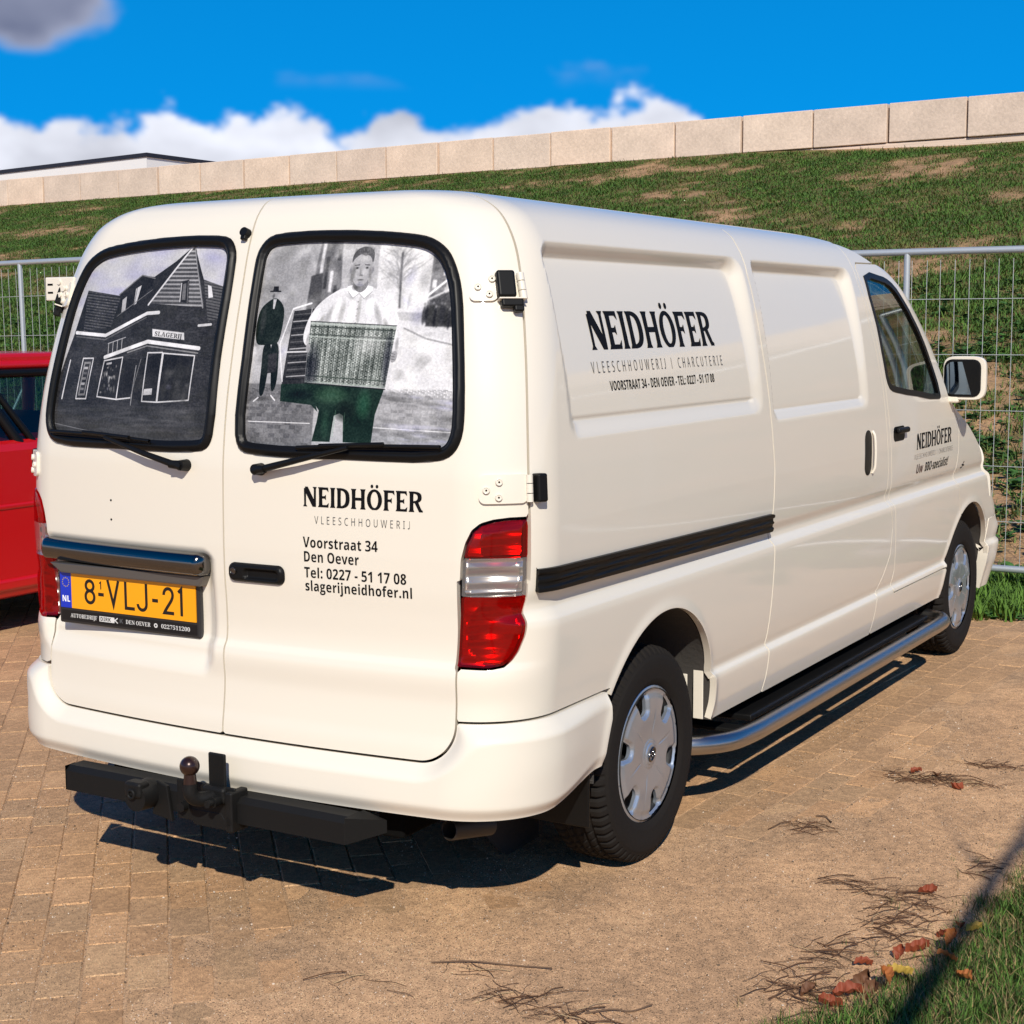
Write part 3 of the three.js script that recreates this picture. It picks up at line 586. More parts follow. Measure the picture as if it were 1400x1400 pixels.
{ // chrome bar over the number plate
  const sec = [[.000, .974], [.018, .975], [.034, .970], [.0425, .958], [.0455, .944], [.043, .928], [.036, .916], [.020, .909], [.0, .907]];
  const cl = new THREE.CatmullRomCurve3(sec.map(([z, y]) => new THREE.Vector3(0, y, z)), false, 'centripetal');
  const x0 = -.735, x1 = -.060;
  const pos = (x, t) => { const q = cl.getPoint(clamp(t, 0, 1)), e = Math.min(x - x0, x1 - x), f = Math.sqrt(clamp(1 - (1 - clamp(e / .03, 0, 1)) ** 2, 0, 1)), yc = .941 - .010 * clamp((-.40 - x) / .35, 0, 1) * 0; return [x, lerp(.942, q.y, .35 + .65 * f), -.020 - .05 * (x / .72) ** 2 - .012 + q.z * f]; };
  const bar = mesh('plate_garnish', region([...range(x0, x0 + .03, .0025), ...range(x0 + .04, x1 - .04, .02), ...range(x1 - .03, x1, .0025)], range(0, 1, .02), pos, null, { flip: true }), chrome, van);
  mesh('lamp_housing', flat([[-.655, .906], [-.078, .906], [-.092, .884], [-.615, .884]], .034, .004).translate(0, 0, -.055), std({ color: C(.16, .15, .14), roughness: .3, metalness: .6 }), bar);
}
{ // number plate
  const plate = new THREE.Group(); plate.name = 'number_plate'; van.add(plate);
  mesh('holder', box(-.648, -.106, .728, .893, -.056, -.036, .007, 3), phy({ color: C(.02, .02, .021), roughness: .35 }), plate);
  const [c, g] = canvas(1040, 220);
  g.fillStyle = '#f7a400'; g.fillRect(0, 0, 1040, 220);
  g.fillStyle = '#0a2fb8'; g.fillRect(0, 0, 88, 220);
  g.fillStyle = '#fff'; g.font = 'bold 50px sans-serif'; g.fillText('NL', 10, 185);
  g.strokeStyle = '#c9a227'; g.fillStyle = '#c9a62b'; for (let k = 0; k < 12; k++) { g.beginPath(); g.arc(44 + 26 * Math.cos(k * Math.PI / 6), 70 + 26 * Math.sin(k * Math.PI / 6), 3.5, 0, 7); g.fill(); }
  g.fillStyle = '#0b0a08';
  g.strokeStyle = '#0b0a08'; g.lineWidth = 19; g.lineCap = 'butt'; g.lineJoin = 'miter';
  const T = 40, Bm = 186, st = (f) => { g.beginPath(); f(); g.stroke(); };
  st(() => g.ellipse(236, 78, 30, 29, 0, 0, 2 * Math.PI)); st(() => g.ellipse(236, 142, 34, 35, 0, 0, 2 * Math.PI));
  st(() => { g.moveTo(378, T - 8); g.lineTo(420, Bm - 12); g.lineTo(462, T - 8); });
  st(() => { g.moveTo(516, T - 8); g.lineTo(516, Bm - 2); g.lineTo(584, Bm - 2); });
  st(() => { g.moveTo(674, T - 8); g.lineTo(674, 148); g.bezierCurveTo(674, 196, 612, 196, 608, 152); });
  st(() => { g.moveTo(806, 84); g.bezierCurveTo(806, 34, 872, 34, 872, 82); g.bezierCurveTo(872, 112, 832, 142, 808, Bm - 2); g.lineTo(880, Bm - 2); });
  st(() => { g.moveTo(914, 62); g.lineTo(936, 42); g.lineTo(936, Bm + 8); });
  g.fillRect(302, 112, 44, 20); g.fillRect(718, 112, 44, 20); g.lineWidth = 8; st(() => { g.moveTo(313, 58); g.lineTo(324, 50); g.lineTo(324, 92); });
  const face = new THREE.BoxGeometry(.52, .11, .003).translate(-.377, .830, -.0345);
  { // print on the outward face only
    const u = face.attributes.uv, nn = face.attributes.normal; for (let k = 0; k < u.count; k++) if (nn.getZ(k) < .5) u.setXY(k, .5, .97);
  }
  mesh('plate_face', face, phy({ map: canvasTex(c), roughness: .42, clearcoat: .3, clearcoatRoughness: .2 }), plate);
  const [c2, g2] = canvas(1040, 64);
  g2.fillStyle = '#0d0d0e'; g2.fillRect(0, 0, 1040, 64);
  g2.fillStyle = '#d9d9d6'; const put2 = (t, x, w, f) => { g2.save(); g2.font = f; g2.translate(x, 44); g2.scale(w / g2.measureText(t).width, 1); g2.fillText(t, 0, 0); g2.restore(); };
  put2('AUTOBEDRIJF', 70, 214, 'bold 34px serif'); put2('DEN OEVER', 505, 190, 'bold 34px serif'); put2('0227511200', 775, 215, 'bold 36px serif');
  g2.fillRect(300, 15, 118, 34); g2.fillStyle = '#0d0d0e'; put2('DIRK', 306, 84, 'bold 34px sans-serif'); g2.fillStyle = '#d9d9d6'; g2.lineWidth = 7; g2.strokeStyle = '#d9d9d6'; g2.beginPath(); g2.moveTo(400, 16); g2.lineTo(444, 48); g2.moveTo(444, 16); g2.lineTo(400, 48); g2.stroke();
  g2.fillStyle = '#55585a'; put2('K', 455, 30, 'bold 38px sans-serif'); g2.fillStyle = '#d9d9d6';
  g2.beginPath(); g2.arc(735, 32, 14, 0, 7); g2.fill(); g2.fillStyle = '#0d0d0e'; g2.beginPath(); g2.arc(735, 32, 6, 0, 7); g2.fill();
  const strip = new THREE.PlaneGeometry(.52, .030).translate(-.377, .7525, -.0352);
  mesh('holder_print', strip, phy({ map: canvasTex(c2), roughness: .4 }), plate);
}

// ---------- lettering: cut vinyl, 0.8 mm thick, laid on the skin ----------
function vinylText(name, parent, mat, w, h, draw, map, k = 1) {
  const cw = Math.round(w * 1000 * k), ch = Math.round(h * 1000 * k), [c, g] = canvas(cw, ch);
  g.fillStyle = '#000'; g.strokeStyle = '#000';
  draw(g, cw, ch);
  const d = g.getImageData(0, 0, cw, ch).data, A = (i, j) => i < 0 || j < 0 || i >= cw || j >= ch ? 0 : d[((ch - 1 - j) * cw + i) * 4 + 3] / 255;
  let i0 = cw, i1 = 0, j0 = ch, j1 = 0; for (let j = 0; j < ch; j++) for (let i = 0; i < cw; i++) if (A(i, j) > .02) { i0 = Math.min(i0, i); i1 = Math.max(i1, i); j0 = Math.min(j0, j); j1 = Math.max(j1, j); }
  const us = range(i0 - 1, i1 + 1, 1), vs = range(j0 - 1, j1 + 1, 1);
  const alpha = (u, v) => { const i = Math.floor(u), j = Math.floor(v), a = u - i, b = v - j; return lerp(lerp(A(i, j), A(i + 1, j), a), lerp(A(i, j + 1), A(i + 1, j + 1), a), b); };
  const cacheV = new Map();
  const pos = (u, v) => map(u / (cw - 1), v / (ch - 1));
  const m = mesh(name, region(us, vs, pos, (u, v) => .5 - alpha(u, v)), mat, parent); if (name === 'lettering') m.userData.kind = 'stuff'; // letters too small to pick apart
  return m;
}
const LUTV = Array.from({ length: 1801 }, (_, i) => vOf(.3 + i / 1000));
const vFast = (y) => { const q = (y - .3) * 1000, i = Math.floor(q); return lerp(LUTV[i], LUTV[i + 1], q - i); };
const sideMap = (z0, z1, y0, y1, sg = 1) => (a, b) => { const y = lerp(y0, y1, b), v = vFast(y), o = outline(v), z = lerp(z0, z1, a); return skin(2 + (z - o.zE) / (o.zS - o.zE), v, sg, .0010); };
const rearMap = (p0, p1, y0, y1) => (a, b) => { const y = lerp(y0, y1, b), v = vFast(y); return skin(sOfRear(lerp(p0, p1, a), v), v, 1, .0010); };

function logo(g, W, H, only) { // flared capitals with two dots over the O
  const dots = H * .22, hh = H - dots, u = hh / 100, adv = [64, 50, 24, 60, 66, 66, 48, 50, 60], gap = 5, total = adv.reduce((a, b) => a + b) + gap * 8;
  g.save(); g.translate(0, dots); g.scale(W / total, u);
  const P = (...q) => { g.beginPath(); for (let k = 0; k < q.length; k += 2) k ? g.lineTo(q[k], q[k + 1]) : g.moveTo(q[k], q[k + 1]); g.closePath(); fill(); };
  const stem = (x, w, f = 4) => P(x - f, 0, x + w + f, 0, x + w, 10, x + w - 1, 50, x + w, 90, x + w + f, 100, x - f, 100, x, 90, x + 1, 50, x, 10);
  const arm = (x, w, y, d) => { P(x, y, x + w, y, x + w + 2, y + d * 24, x + w - 8, y + d * 12, x, y + d * 12); };
  let x = 0, at = 0; const fill0 = g.fill.bind(g); const my = () => only === undefined || only === at, fill = () => { if (my()) fill0(); };
  const E = (low) => { stem(x + 4, 17); arm(x + 10, 37, 0, 1); P(x + 16, 44, x + 30, 44, x + 37, 36, x + 37, 64, x + 30, 56, x + 16, 56); if (low) arm(x + 10, 38, 100, -1); };
  // N
  P(x + 0, 0, x + 22, 0, x + 52, 66, x + 52, 100, x + 44, 100, x + 9, 24, x + 9, 0); P(x + 4, 8, x + 14, 8, x + 14, 90, x + 20, 100, x + 0, 100, x + 5, 90); P(x + 44, 0, x + 64, 0, x + 60, 10, x + 60, 100, x + 50, 100, x + 50, 10); x += adv[0] + gap; at = 0 + 1;
  E(true); x += adv[1] + gap; at = 1 + 1;
  stem(x + 4, 17); x += adv[2] + gap; at = 2 + 1;
  stem(x + 4, 17); g.beginPath(); g.moveTo(x + 12, 0); g.bezierCurveTo(x + 52, -2, x + 60, 20, x + 60, 50); g.bezierCurveTo(x + 60, 80, x + 52, 102, x + 12, 100); g.lineTo(x + 12, 90); g.bezierCurveTo(x + 36, 90, x + 42, 76, x + 42, 50); g.bezierCurveTo(x + 42, 24, x + 36, 10, x + 12, 10); g.closePath(); fill(); x += adv[3] + gap; at = 3 + 1;
  stem(x + 4, 17); stem(x + 45, 17); P(x + 18, 43, x + 48, 43, x + 48, 57, x + 18, 57); x += adv[4] + gap; at = 4 + 1;
  g.beginPath(); g.ellipse(x + 33, 50, 33, 52, 0, 0, 2 * Math.PI, false); g.ellipse(x + 33, 50, 16, 40, 0, 0, 2 * Math.PI, true); fill();
  { const sy = W / total / u; for (const q of [22, 44]) { g.beginPath(); g.ellipse(x + q, -16, 6, 9, 0, 0, 7); fill(); } } x += adv[5] + gap; at = 5 + 1;
  E(false); x += adv[6] + gap; at = 6 + 1;
  E(true); x += adv[7] + gap; at = 7 + 1;
  stem(x + 4, 17); g.beginPath(); g.moveTo(x + 12, 0); g.bezierCurveTo(x + 50, -2, x + 55, 12, x + 55, 28); g.bezierCurveTo(x + 55, 46, x + 48, 56, x + 12, 57); g.lineTo(x + 12, 47); g.bezierCurveTo(x + 34, 47, x + 38, 40, x + 38, 28); g.bezierCurveTo(x + 38, 16, x + 34, 10, x + 12, 10); g.closePath(); fill();
  P(x + 24, 52, x + 40, 50, x + 54, 88, x + 62, 94, x + 60, 100, x + 44, 100);
  g.restore();
}
const line = (text, font, spread = false, sl = 0) => (g, W, H) => {
  g.font = `${font.replace('SIZE', '100')}`;
  const m = g.measureText(text).width, k = H / 100 * 1.30;
  g.save(); g.transform(1, 0, sl, 1, sl ? -sl * H * .5 : 0, 0);
  if (!spread) { g.translate(0, H * .955); g.scale(W * (sl ? .95 : 1) / m, k); g.fillText(text, 0, 0); }
  else { // widely spaced thin capitals
    const cs = [...text], ws = cs.map(q => g.measureText(q).width * .80), sp = (W / k / 1 - ws.reduce((a, b) => a + b, 0)) / (cs.length - 1);
    let x = 0; for (let i = 0; i < cs.length; i++) { g.save(); g.translate(x * k, H * .955); g.scale(k * .80, k); if (cs[i] === 'J') { g.lineWidth = 9; g.beginPath(); g.moveTo(26, -71); g.lineTo(26, -20); g.bezierCurveTo(26, -2, 12, 0, 2, -5); g.stroke(); } else g.fillText(cs[i], 0, 0); g.restore(); x += ws[i] + sp; }
  }
  g.restore();
};
const REG = 'SIZEpx sans-serif', BOLD = 'bold SIZEpx sans-serif';
const sp = van.children.find(o => o.name === 'side_panel'), fd = van.children.find(o => o.name === 'front_door');
const layLogo = (parent, kind, z0, z1, y0, y1, k = 1) => { for (let q = 0; q < 9; q++) lay('letter', parent, vinyl, kind, z0, z1, y0, y1, (g, W, H) => logo(g, W, H, q), k); };
const lay = (name, parent, mat, kind, z0, z1, y0, y1, draw, k = 1) => vinylText(name, parent, mat, Math.abs(z1 - z0), y1 - y0, draw, kind === 'side' ? sideMap(z0, z1, y0, y1) : rearMap(z0, z1, y0, y1), k);
layLogo(sp, 'side', -.572, -1.398, 1.524, 1.660);
lay('lettering', sp, vinylGrey, 'side', -.548, -1.436, 1.460, 1.492, line('VLEESCHHOUWERIJ | CHARCUTERIE', REG, true));
lay('lettering', sp, vinyl, 'side', -.640, -1.352, 1.409, 1.436, line('VOORSTRAAT 34 - DEN OEVER - TEL: 0227 - 51 17 08', BOLD));
layLogo(fd, 'side', -3.425, -3.965, 1.050, 1.136);
lay('lettering', fd, vinylGrey, 'side', -3.40, -3.99, 1.008, 1.030, line('VLEESCHHOUWERIJ | CHARCUTERIE', REG, true));
lay('lettering', fd, phy({ color: C(.055, .010, .012), roughness: .45 }), 'side', -3.435, -3.54, .945, .986, line('Uw', BOLD, false, -.18));
lay('lettering', fd, vinyl, 'side', -3.565, -3.95, .945, .986, line('BBQ-specialist!', BOLD, false, -.18));
layLogo(rdoor[0], 'rear', .267, .622, 1.121, 1.187, 1.5);
lay('lettering', rdoor[0], vinylGrey, 'rear', .302, .585, 1.076, 1.097, line('VLEESCHHOUWERIJ', REG, true), 1.5);
lay('lettering', rdoor[0], vinyl, 'rear', .265, .493, 1.012, 1.041, line('Voorstraat 34', BOLD), 1.5);
lay('lettering', rdoor[0], vinyl, 'rear', .265, .437, .974, 1.003, line('Den Oever', BOLD), 1.5);
lay('lettering', rdoor[0], vinyl, 'rear', .267, .575, .932, .961, line('Tel: 0227 - 51 17 08', BOLD), 1.5);
vinylText('lettering', rdoor[0], vinyl, .324, .038, (g, W, H) => { g.font = 'bold 100px sans-serif'; const t = 'slagerijneidhofer.nl', k = H / 100 * .98; g.translate(0, H * .74); g.scale(W / g.measureText(t).width, k); g.fillText(t, 0, 0); }, rearMap(.268, .592, .888, .926), 1.5);
lay('badge', van, vinyl, 'side', -4.165, -4.235, .905, .945, (g, W, H) => { g.lineWidth = H * .16; g.beginPath(); g.moveTo(W * .08, H * .75); g.quadraticCurveTo(W * .4, H * .95, W * .55, H * .5); g.quadraticCurveTo(W * .65, H * .1, W * .8, H * .2); g.moveTo(W * .25, H * .45); g.lineTo(W * .9, H * .6); g.stroke(); });

// ---------- the pictures in the rear windows (prints on film, 1 px = 1 mm) ----------
{
  const S = 2, PW = 690, PH = 595;
  const pad = () => {
    const [cv, g] = canvas(PW * S, PH * S); g.scale(S, S); g.lineCap = 'round'; g.lineJoin = 'round';
    const css = (c) => typeof c === 'string' ? c : `rgb(${c | 0},${c | 0},${(c + 2) | 0})`;
    const path = (q, close) => { g.beginPath(); for (let k = 0; k < q.length; k += 2) k ? g.lineTo(q[k], q[k + 1]) : g.moveTo(q[k], q[k + 1]); if (close) g.closePath(); };
    const F = (c, ...q) => { g.fillStyle = css(c); path(q, true); g.fill(); };
    const L = (c, w, ...q) => { g.strokeStyle = css(c); g.lineWidth = w; path(q, false); g.stroke(); };
    const A = (a, f) => { g.globalAlpha = a; f(); g.globalAlpha = 1; };
    const soft = (c, a, x, y, rx, ry, rot = 0) => { g.fillStyle = css(c); g.globalAlpha = a / 7; for (let k = 0; k < 10; k++) { g.beginPath(); g.ellipse(x, y, rx * (1 - k * .085), ry * (1 - k * .085), rot, 0, 7); g.fill(); } g.globalAlpha = 1; };
    const curve = (c, ...q) => { // smooth closed outline through points
      const P = []; for (let k = 0; k < q.length; k += 2) P.push([q[k], q[k + 1]]);
      const n = P.length, mid = (a, b) => [(a[0] + b[0]) / 2, (a[1] + b[1]) / 2]; g.fillStyle = css(c); g.beginPath(); const s = mid(P[n - 1], P[0]); g.moveTo(...s);
      for (let k = 0; k < n; k++) { const m = mid(P[k], P[(k + 1) % n]); g.quadraticCurveTo(P[k][0], P[k][1], m[0], m[1]); } g.closePath(); g.fill();
    };
    const clip = (q, f) => { g.save(); path(q, true); g.clip(); f(); g.restore(); };
    const blur = (R, times = 2) => {
      const w = PW * S, h = PH * S, im = g.getImageData(0, 0, w, h), d = im.data, a = new Float32Array(w * h);
      for (let c = 0; c < 3; c++) {
        for (let k = 0; k < w * h; k++) a[k] = d[k * 4 + c];
        for (let t = 0; t < times; t++) for (const [n, m, sn, sm] of [[h, w, w, 1], [w, h, 1, w]]) { const row = new Float32Array(m); for (let j = 0; j < n; j++) { let s = 0; const at = (i) => a[j * sn + clamp(i, 0, m - 1) * sm]; for (let i = -R; i <= R; i++) s += at(i); for (let i = 0; i < m; i++) { row[i] = s / (2 * R + 1); s += at(i + R + 1) - at(i - R); } for (let i = 0; i < m; i++) a[j * sn + i * sm] = row[i]; } }
        for (let k = 0; k < w * h; k++) d[k * 4 + c] = a[k];
      }
      g.putImageData(im, 0, 0);
    };
    return { g, F, L, A, soft, curve, clip, blur };
  };
  const finish = (g, grainy, contrast) => { // grain of an enlarged old photograph
    const w = PW * S, h = PH * S, src = g.getImageData(0, 0, w, h).data, out = new Uint8Array(w * h * 4);
    for (let j = 0; j < h; j++) for (let i = 0; i < w; i++) {
      const u = i / w, v = j / h, gr = grainy * (30 * tile(u, v, 170, 2, 3) + 26 * tile(u, v, 12, 4, 8)), k = (j * w + i) * 4, o = ((h - 1 - j) * w + i) * 4;
      for (let c = 0; c < 3; c++) out[o + c] = clamp(118 + (src[k + c] - 118) * contrast + gr, 4, 246); out[o + 3] = 255;
    }
    const t = new THREE.DataTexture(out, w, h); t.colorSpace = THREE.SRGBColorSpace; t.magFilter = THREE.LinearFilter; t.minFilter = THREE.LinearMipmapLinearFilter; t.generateMipmaps = true; t.needsUpdate = true;
    return phy({ map: t, roughness: .55, clearcoat: .2, clearcoatRoughness: .08, specularIntensity: .3 });
  };

  // left: the shop
  const a = pad();
  {
    const { g, F, L, A, soft, clip, blur } = a;
    F(186, 0, 0, 690, 0, 690, 595, 0, 595);
    for (let k = 0; k < 90; k++) soft(rnd() < .6 ? 212 : 158, .12, rr(0, 690), rr(0, 190), rr(40, 130), rr(8, 30), rr(-.2, .2));
    blur(10);
    const bricks = (q, dark, light, sl) => clip(q, () => { F(dark, ...q); const x0 = Math.min(...q.filter((_, k) => !(k % 2))), x1 = Math.max(...q.filter((_, k) => !(k % 2))), y0 = Math.min(...q.filter((_, k) => k % 2)), y1 = Math.max(...q.filter((_, k) => k % 2)); for (let y = y0 - 60; y < y1 + 60; y += 4.2) for (let x = x0; x < x1; x += 13) A(.32, () => F(rr(dark - 14, light), x + ((y / 4.2 | 0) % 2) * 6, y + (x - x0) * sl, x + 11.5 + ((y / 4.2 | 0) % 2) * 6, y + (x + 11 - x0) * sl, x + 11.5 + ((y / 4.2 | 0) % 2) * 6, y + 3.1 + (x + 11 - x0) * sl, x + ((y / 4.2 | 0) % 2) * 6, y + 3.1 + (x - x0) * sl)); });
    F(44, 111, 146, 261, 164, 331, 106, 384, 112, 461, 70, 522, 26, 578, 123, 659, 145, 694, 484, 690, 595, 0, 595, 0, 440, 34, 400, 79, 273);
    bricks([79, 273, 219, 285, 379, 222, 425, 212, 590, 200, 660, 229, 694, 484, 34, 480, 34, 400], 46, 92, .03);
    clip([111, 146, 258, 167, 237, 253, 118, 263], () => { F(60, 100, 130, 270, 130, 270, 270, 100, 270); for (let y = 140; y < 275; y += 8) { for (let x = 100; x < 270; x += 7) A(.8, () => soft(rr(70, 125), .8, x, y + (x - 100) * .1, 4.2, 2.4)); L(30, 2, 100, y + 5, 270, y + 21); } });
    clip([522, 26, 380, 186, 588, 199], () => { F(70, 370, 20, 600, 20, 600, 210, 370, 210); for (let k = 0; k < 16; k++) { F(rr(128, 158), 370, 26 + k * 11.5, 600, 31 + k * 11.5, 600, 36 + k * 11.5, 370, 31 + k * 11.5); } });
    F(34, 492, 127, 523, 122, 534, 188, 498, 183); L(190, 3.5, 496, 132, 500, 182); L(120, 2, 520, 126, 529, 186); F(96, 502, 134, 514, 132, 520, 178, 506, 178);
    L(206, 5.5, 520, 28, 378, 190); L(140, 5, 524, 28, 590, 200); L(60, 3, 530, 40, 596, 204);
    clip([578, 123, 659, 145, 661, 229, 617, 239], () => { F(84, 570, 110, 670, 110, 670, 245, 570, 245); for (let y = 115; y < 245; y += 8) L(rr(40, 56), 3, 570, y, 670, y + 16); }); F(206, 596, 138, 610, 142, 622, 172, 606, 174); L(206, 7, 585, 249, 630, 246);
    F(36, 252, 159, 334, 106, 385, 115, 383, 135, 303, 206, 273, 211); L(110, 3.5, 250, 160, 334, 106, 388, 116); F(190, 317, 144, 338, 134, 328, 186, 318, 191); F(170, 268, 175, 284, 165, 287, 206, 271, 211); L(70, 2, 322, 142, 320, 190); L(116, 2, 255, 222, 385, 148);
    L(226, 10, 88, 268, 219, 276, 379, 214, 425, 212); L(92, 4, 90, 279, 219, 288, 379, 225);
    F(52, 235, 300, 305, 282, 312, 312, 238, 332); for (const q of [238, 256, 274, 292]) L(176, 2.4, q, 300 - (q - 235) * .25, q + 3, 332 - (q - 235) * .28); L(178, 2.4, 235, 299, 306, 281);
    L(224, 11, 229, 338, 322, 313, 398, 293, 598, 311); L(128, 4, 322, 324, 398, 305, 596, 324); L(60, 4, 231, 348, 322, 331, 398, 312, 596, 331);
    F(214, 409, 257, 535, 268, 540, 289, 414, 279); L(90, 1.6, 409, 257, 535, 268, 540, 289, 414, 279, 409, 257); g.save(); g.transform(1, .085, 0, 1, 421, 276); g.fillStyle = '#2a2a2a'; g.font = 'bold 17px serif'; g.scale(108 / g.measureText('SLAGERIJ').width, 1); g.fillText('SLAGERIJ', 0, 0); g.restore();
    F(34, 229, 350, 305, 339, 381, 344, 463, 323, 586, 332, 582, 452, 464, 460, 403, 459, 357, 450, 298, 456, 215, 450);
    const box4 = (...q) => L(205, 4, ...q, q[0], q[1]);
    box4(229, 348, 305, 337, 298, 456, 215, 450); L(198, 4, 298, 456, 357, 450); L(104, 3, 381, 342, 357, 450); box4(405, 324, 463, 323, 461, 460, 403, 459); box4(467, 325, 586, 331, 582, 452, 464, 460); box4(135, 342, 180, 341, 167, 457, 122, 458);
    F(126, 142, 352, 172, 351, 160, 448, 130, 449); F(52, 147, 358, 167, 357, 156, 442, 137, 443); for (let k = 0; k < 5; k++) F(rr(90, 180), 145 - k * 2, 366 + k * 15, 162 - k * 2, 366 + k * 15, 161 - k * 2, 373 + k * 15, 143 - k * 2, 373 + k * 15);
    F(172, 240, 354, 262, 351, 262, 357, 240, 360); for (let k = 0; k < 26; k++) soft(rr(90, 215), .7, rr(228, 290), rr(362, 442), rr(2, 6), rr(3, 11)); for (let k = 0; k < 18; k++) soft(rr(50, 110), .5, rr(475, 575), rr(345, 445), rr(8, 26), rr(8, 26));
    F(190, 408, 425, 440, 422, 440, 440, 406, 442); L(210, 5, 77, 348, 58, 459); L(150, 3, 365, 360, 358, 490);
    F(58, 0, 474, 690, 470, 690, 595, 0, 595); for (let k = 0; k < 160; k++) soft(rnd() < .5 ? 92 : 34, .2, rr(0, 690), rr(478, 595), rr(20, 90), rr(2, 9), rr(-.1, .1)); L(112, 2.5, 0, 528, 120, 541, 300, 560);
    for (let k = 0; k < 120; k++) soft(rnd() < .5 ? 20 : 110, .10, rr(40, 680), rr(210, 480), rr(10, 50), rr(10, 40));
    blur(1, 1);
  }
  // right: the errand man with a basket
  const b = pad();
  {
    const { g, F, L, A, soft, curve, clip, blur } = b;
    F(168, 0, 0, 690, 0, 690, 595, 0, 595);
    F(150, 0, 40, 205, 22, 208, 250, 0, 320); F(206, 385, 10, 560, 10, 560, 220, 400, 215); F(184, 560, 0, 690, 0, 690, 250, 545, 230);
    for (let y = 60; y < 240; y += 9) A(.18, () => L(120, 2, 0, y + 10, 204, y));
    F(104, 206, 16, 272, 24, 287, 150, 250, 205, 200, 205, 200, 103); for (let k = 0; k < 10; k++) F(k % 2 ? 58 : 196, 212 + (k % 4) * 17, 34 + (k * 37) % 120, 222 + (k % 4) * 17, 34 + (k * 37) % 120, 223 + (k % 4) * 17, 62 + (k * 37) % 120, 213 + (k % 4) * 17, 62 + (k * 37) % 120);
    F(70, 188, 120, 224, 112, 232, 215, 186, 220); F(118, 548, 38, 592, 60, 592, 190, 552, 190); for (let k = 0; k < 18; k++) F(k % 3 ? 92 : 210, 556 + (k % 4) * 28, 46 + (k >> 2) * 30, 568 + (k % 4) * 28, 46 + (k >> 2) * 30, 568 + (k % 4) * 28, 66 + (k >> 2) * 30, 556 + (k % 4) * 28, 66 + (k >> 2) * 30);
    F(196, 380, 232, 690, 252, 690, 480, 300, 470); F(206, 470, 256, 690, 306, 690, 430, 470, 410);
    for (let k = 0; k < 220; k++) soft(rnd() < .5 ? rr(80, 130) : rr(190, 235), .22, rr(0, 690), rr(0, 420), rr(8, 46), rr(6, 28), rr(0, 3));
    L(96, 6, 471, 205, 463, 130, 458, 66); for (let k = 0; k < 70; k++) { const y = rr(60, 160), q = rr(-1, 1); A(.5, () => L(126, rr(.8, 2.2), 462, y, 462 + q * 36, y - rr(10, 35), 462 + q * rr(50, 95), y - rr(15, 62))); }
    F(74, 556, 190, 610, 165, 640, 172, 640, 256, 552, 254); L(222, 6, 534, 187, 608, 129); L(206, 4, 534, 193, 612, 159);
    for (let k = 0; k < 12; k++) { const x = 540 + k * 8, y = 205 + rr(-10, 8), c = rr(26, 80); soft(c, 2.2, x + 4, y + 26, 6, 26); soft(rr(90, 150), 2.2, x + 4, y - 2, 3.4, 4); }
    L(104, 2.5, 492, 258, 560, 285, 645, 302);
    F(116, 0, 402, 250, 405, 250, 595, 0, 595); F(150, 400, 410, 690, 440, 690, 595, 380, 595);
    blur(3);
    for (let r = 0; r < 24; r++) { const y = 412 + r * r * .26 + r * 2.6, hh = 4.5 + r * .55; for (let q = -1; q < 40; q++) { const x = (q + (r % 2) * .5) * (16 + r * .5); if (x > 236 && x < 420) continue; A(.55, () => F((x < 300 ? 104 : 140) + rr(-30, 34), x, y, x + 13 + r * .4, y + .6, x + 13 + r * .4, y + hh - 1.4, x, y + hh - 2)); } }
    L(206, 2.4, 40, 503, 240, 504); L(206, 2.4, 430, 510, 660, 518); for (let k = 0; k < 40; k++) soft(rnd() < .6 ? 84 : 190, .3, rr(430, 690), rr(415, 560), rr(20, 70), rr(3, 10), .1);
    // man in a dark coat
    soft(60, .6, 80, 442, 52, 7); curve('rgb(36,44,40)', 62, 184, 80, 176, 98, 183, 118, 206, 119, 250, 114, 292, 100, 300, 60, 302, 38, 300, 30, 262, 34, 206); curve('rgb(30,36,34)', 62, 296, 92, 296, 90, 360, 84, 436, 66, 436, 66, 360); curve('rgb(30,36,34)', 86, 296, 114, 292, 122, 360, 122, 412, 106, 430, 98, 360);
    F(176, 75, 180, 86, 180, 83, 206, 78, 206); soft(150, 3, 79, 168, 9, 11); soft(70, 1, 74, 172, 5, 8); F(44, 60, 161, 97, 161, 96, 158, 88, 157, 86, 146, 70, 146, 69, 157, 60, 158); L(200, 4, 66, 440, 52, 450); L(200, 4, 108, 434, 122, 446); F(48, 84, 326, 112, 322, 116, 372, 88, 376); soft(90, .5, 52, 240, 12, 50); soft(200, 2, 34, 318, 10, 16);
    // hand cart
    F(50, 150, 212, 214, 206, 220, 404, 140, 404); for (let k = 0; k < 10; k++) { L(k % 2 ? 150 : 84, 3, 152, 222 + k * 18, 212, 218 + k * 18); A(.5, () => L(20, 4, 152, 230 + k * 18, 212, 226 + k * 18)); } L(205, 4, 145, 208, 118, 300, 140, 396); L(214, 5, 146, 206, 202, 192); L(190, 4, 138, 320, 212, 318); L(150, 3, 206, 205, 214, 400);
    // legs and apron
    F('rgb(34,50,42)', 138, 404, 232, 400, 262, 474, 240, 456, 140, 448); F('rgb(25,42,33)', 212, 398, 456, 412, 444, 452, 436, 478, 430, 550, 346, 550, 342, 482, 330, 476, 314, 482, 306, 550, 250, 550, 262, 500, 266, 470, 240, 440);
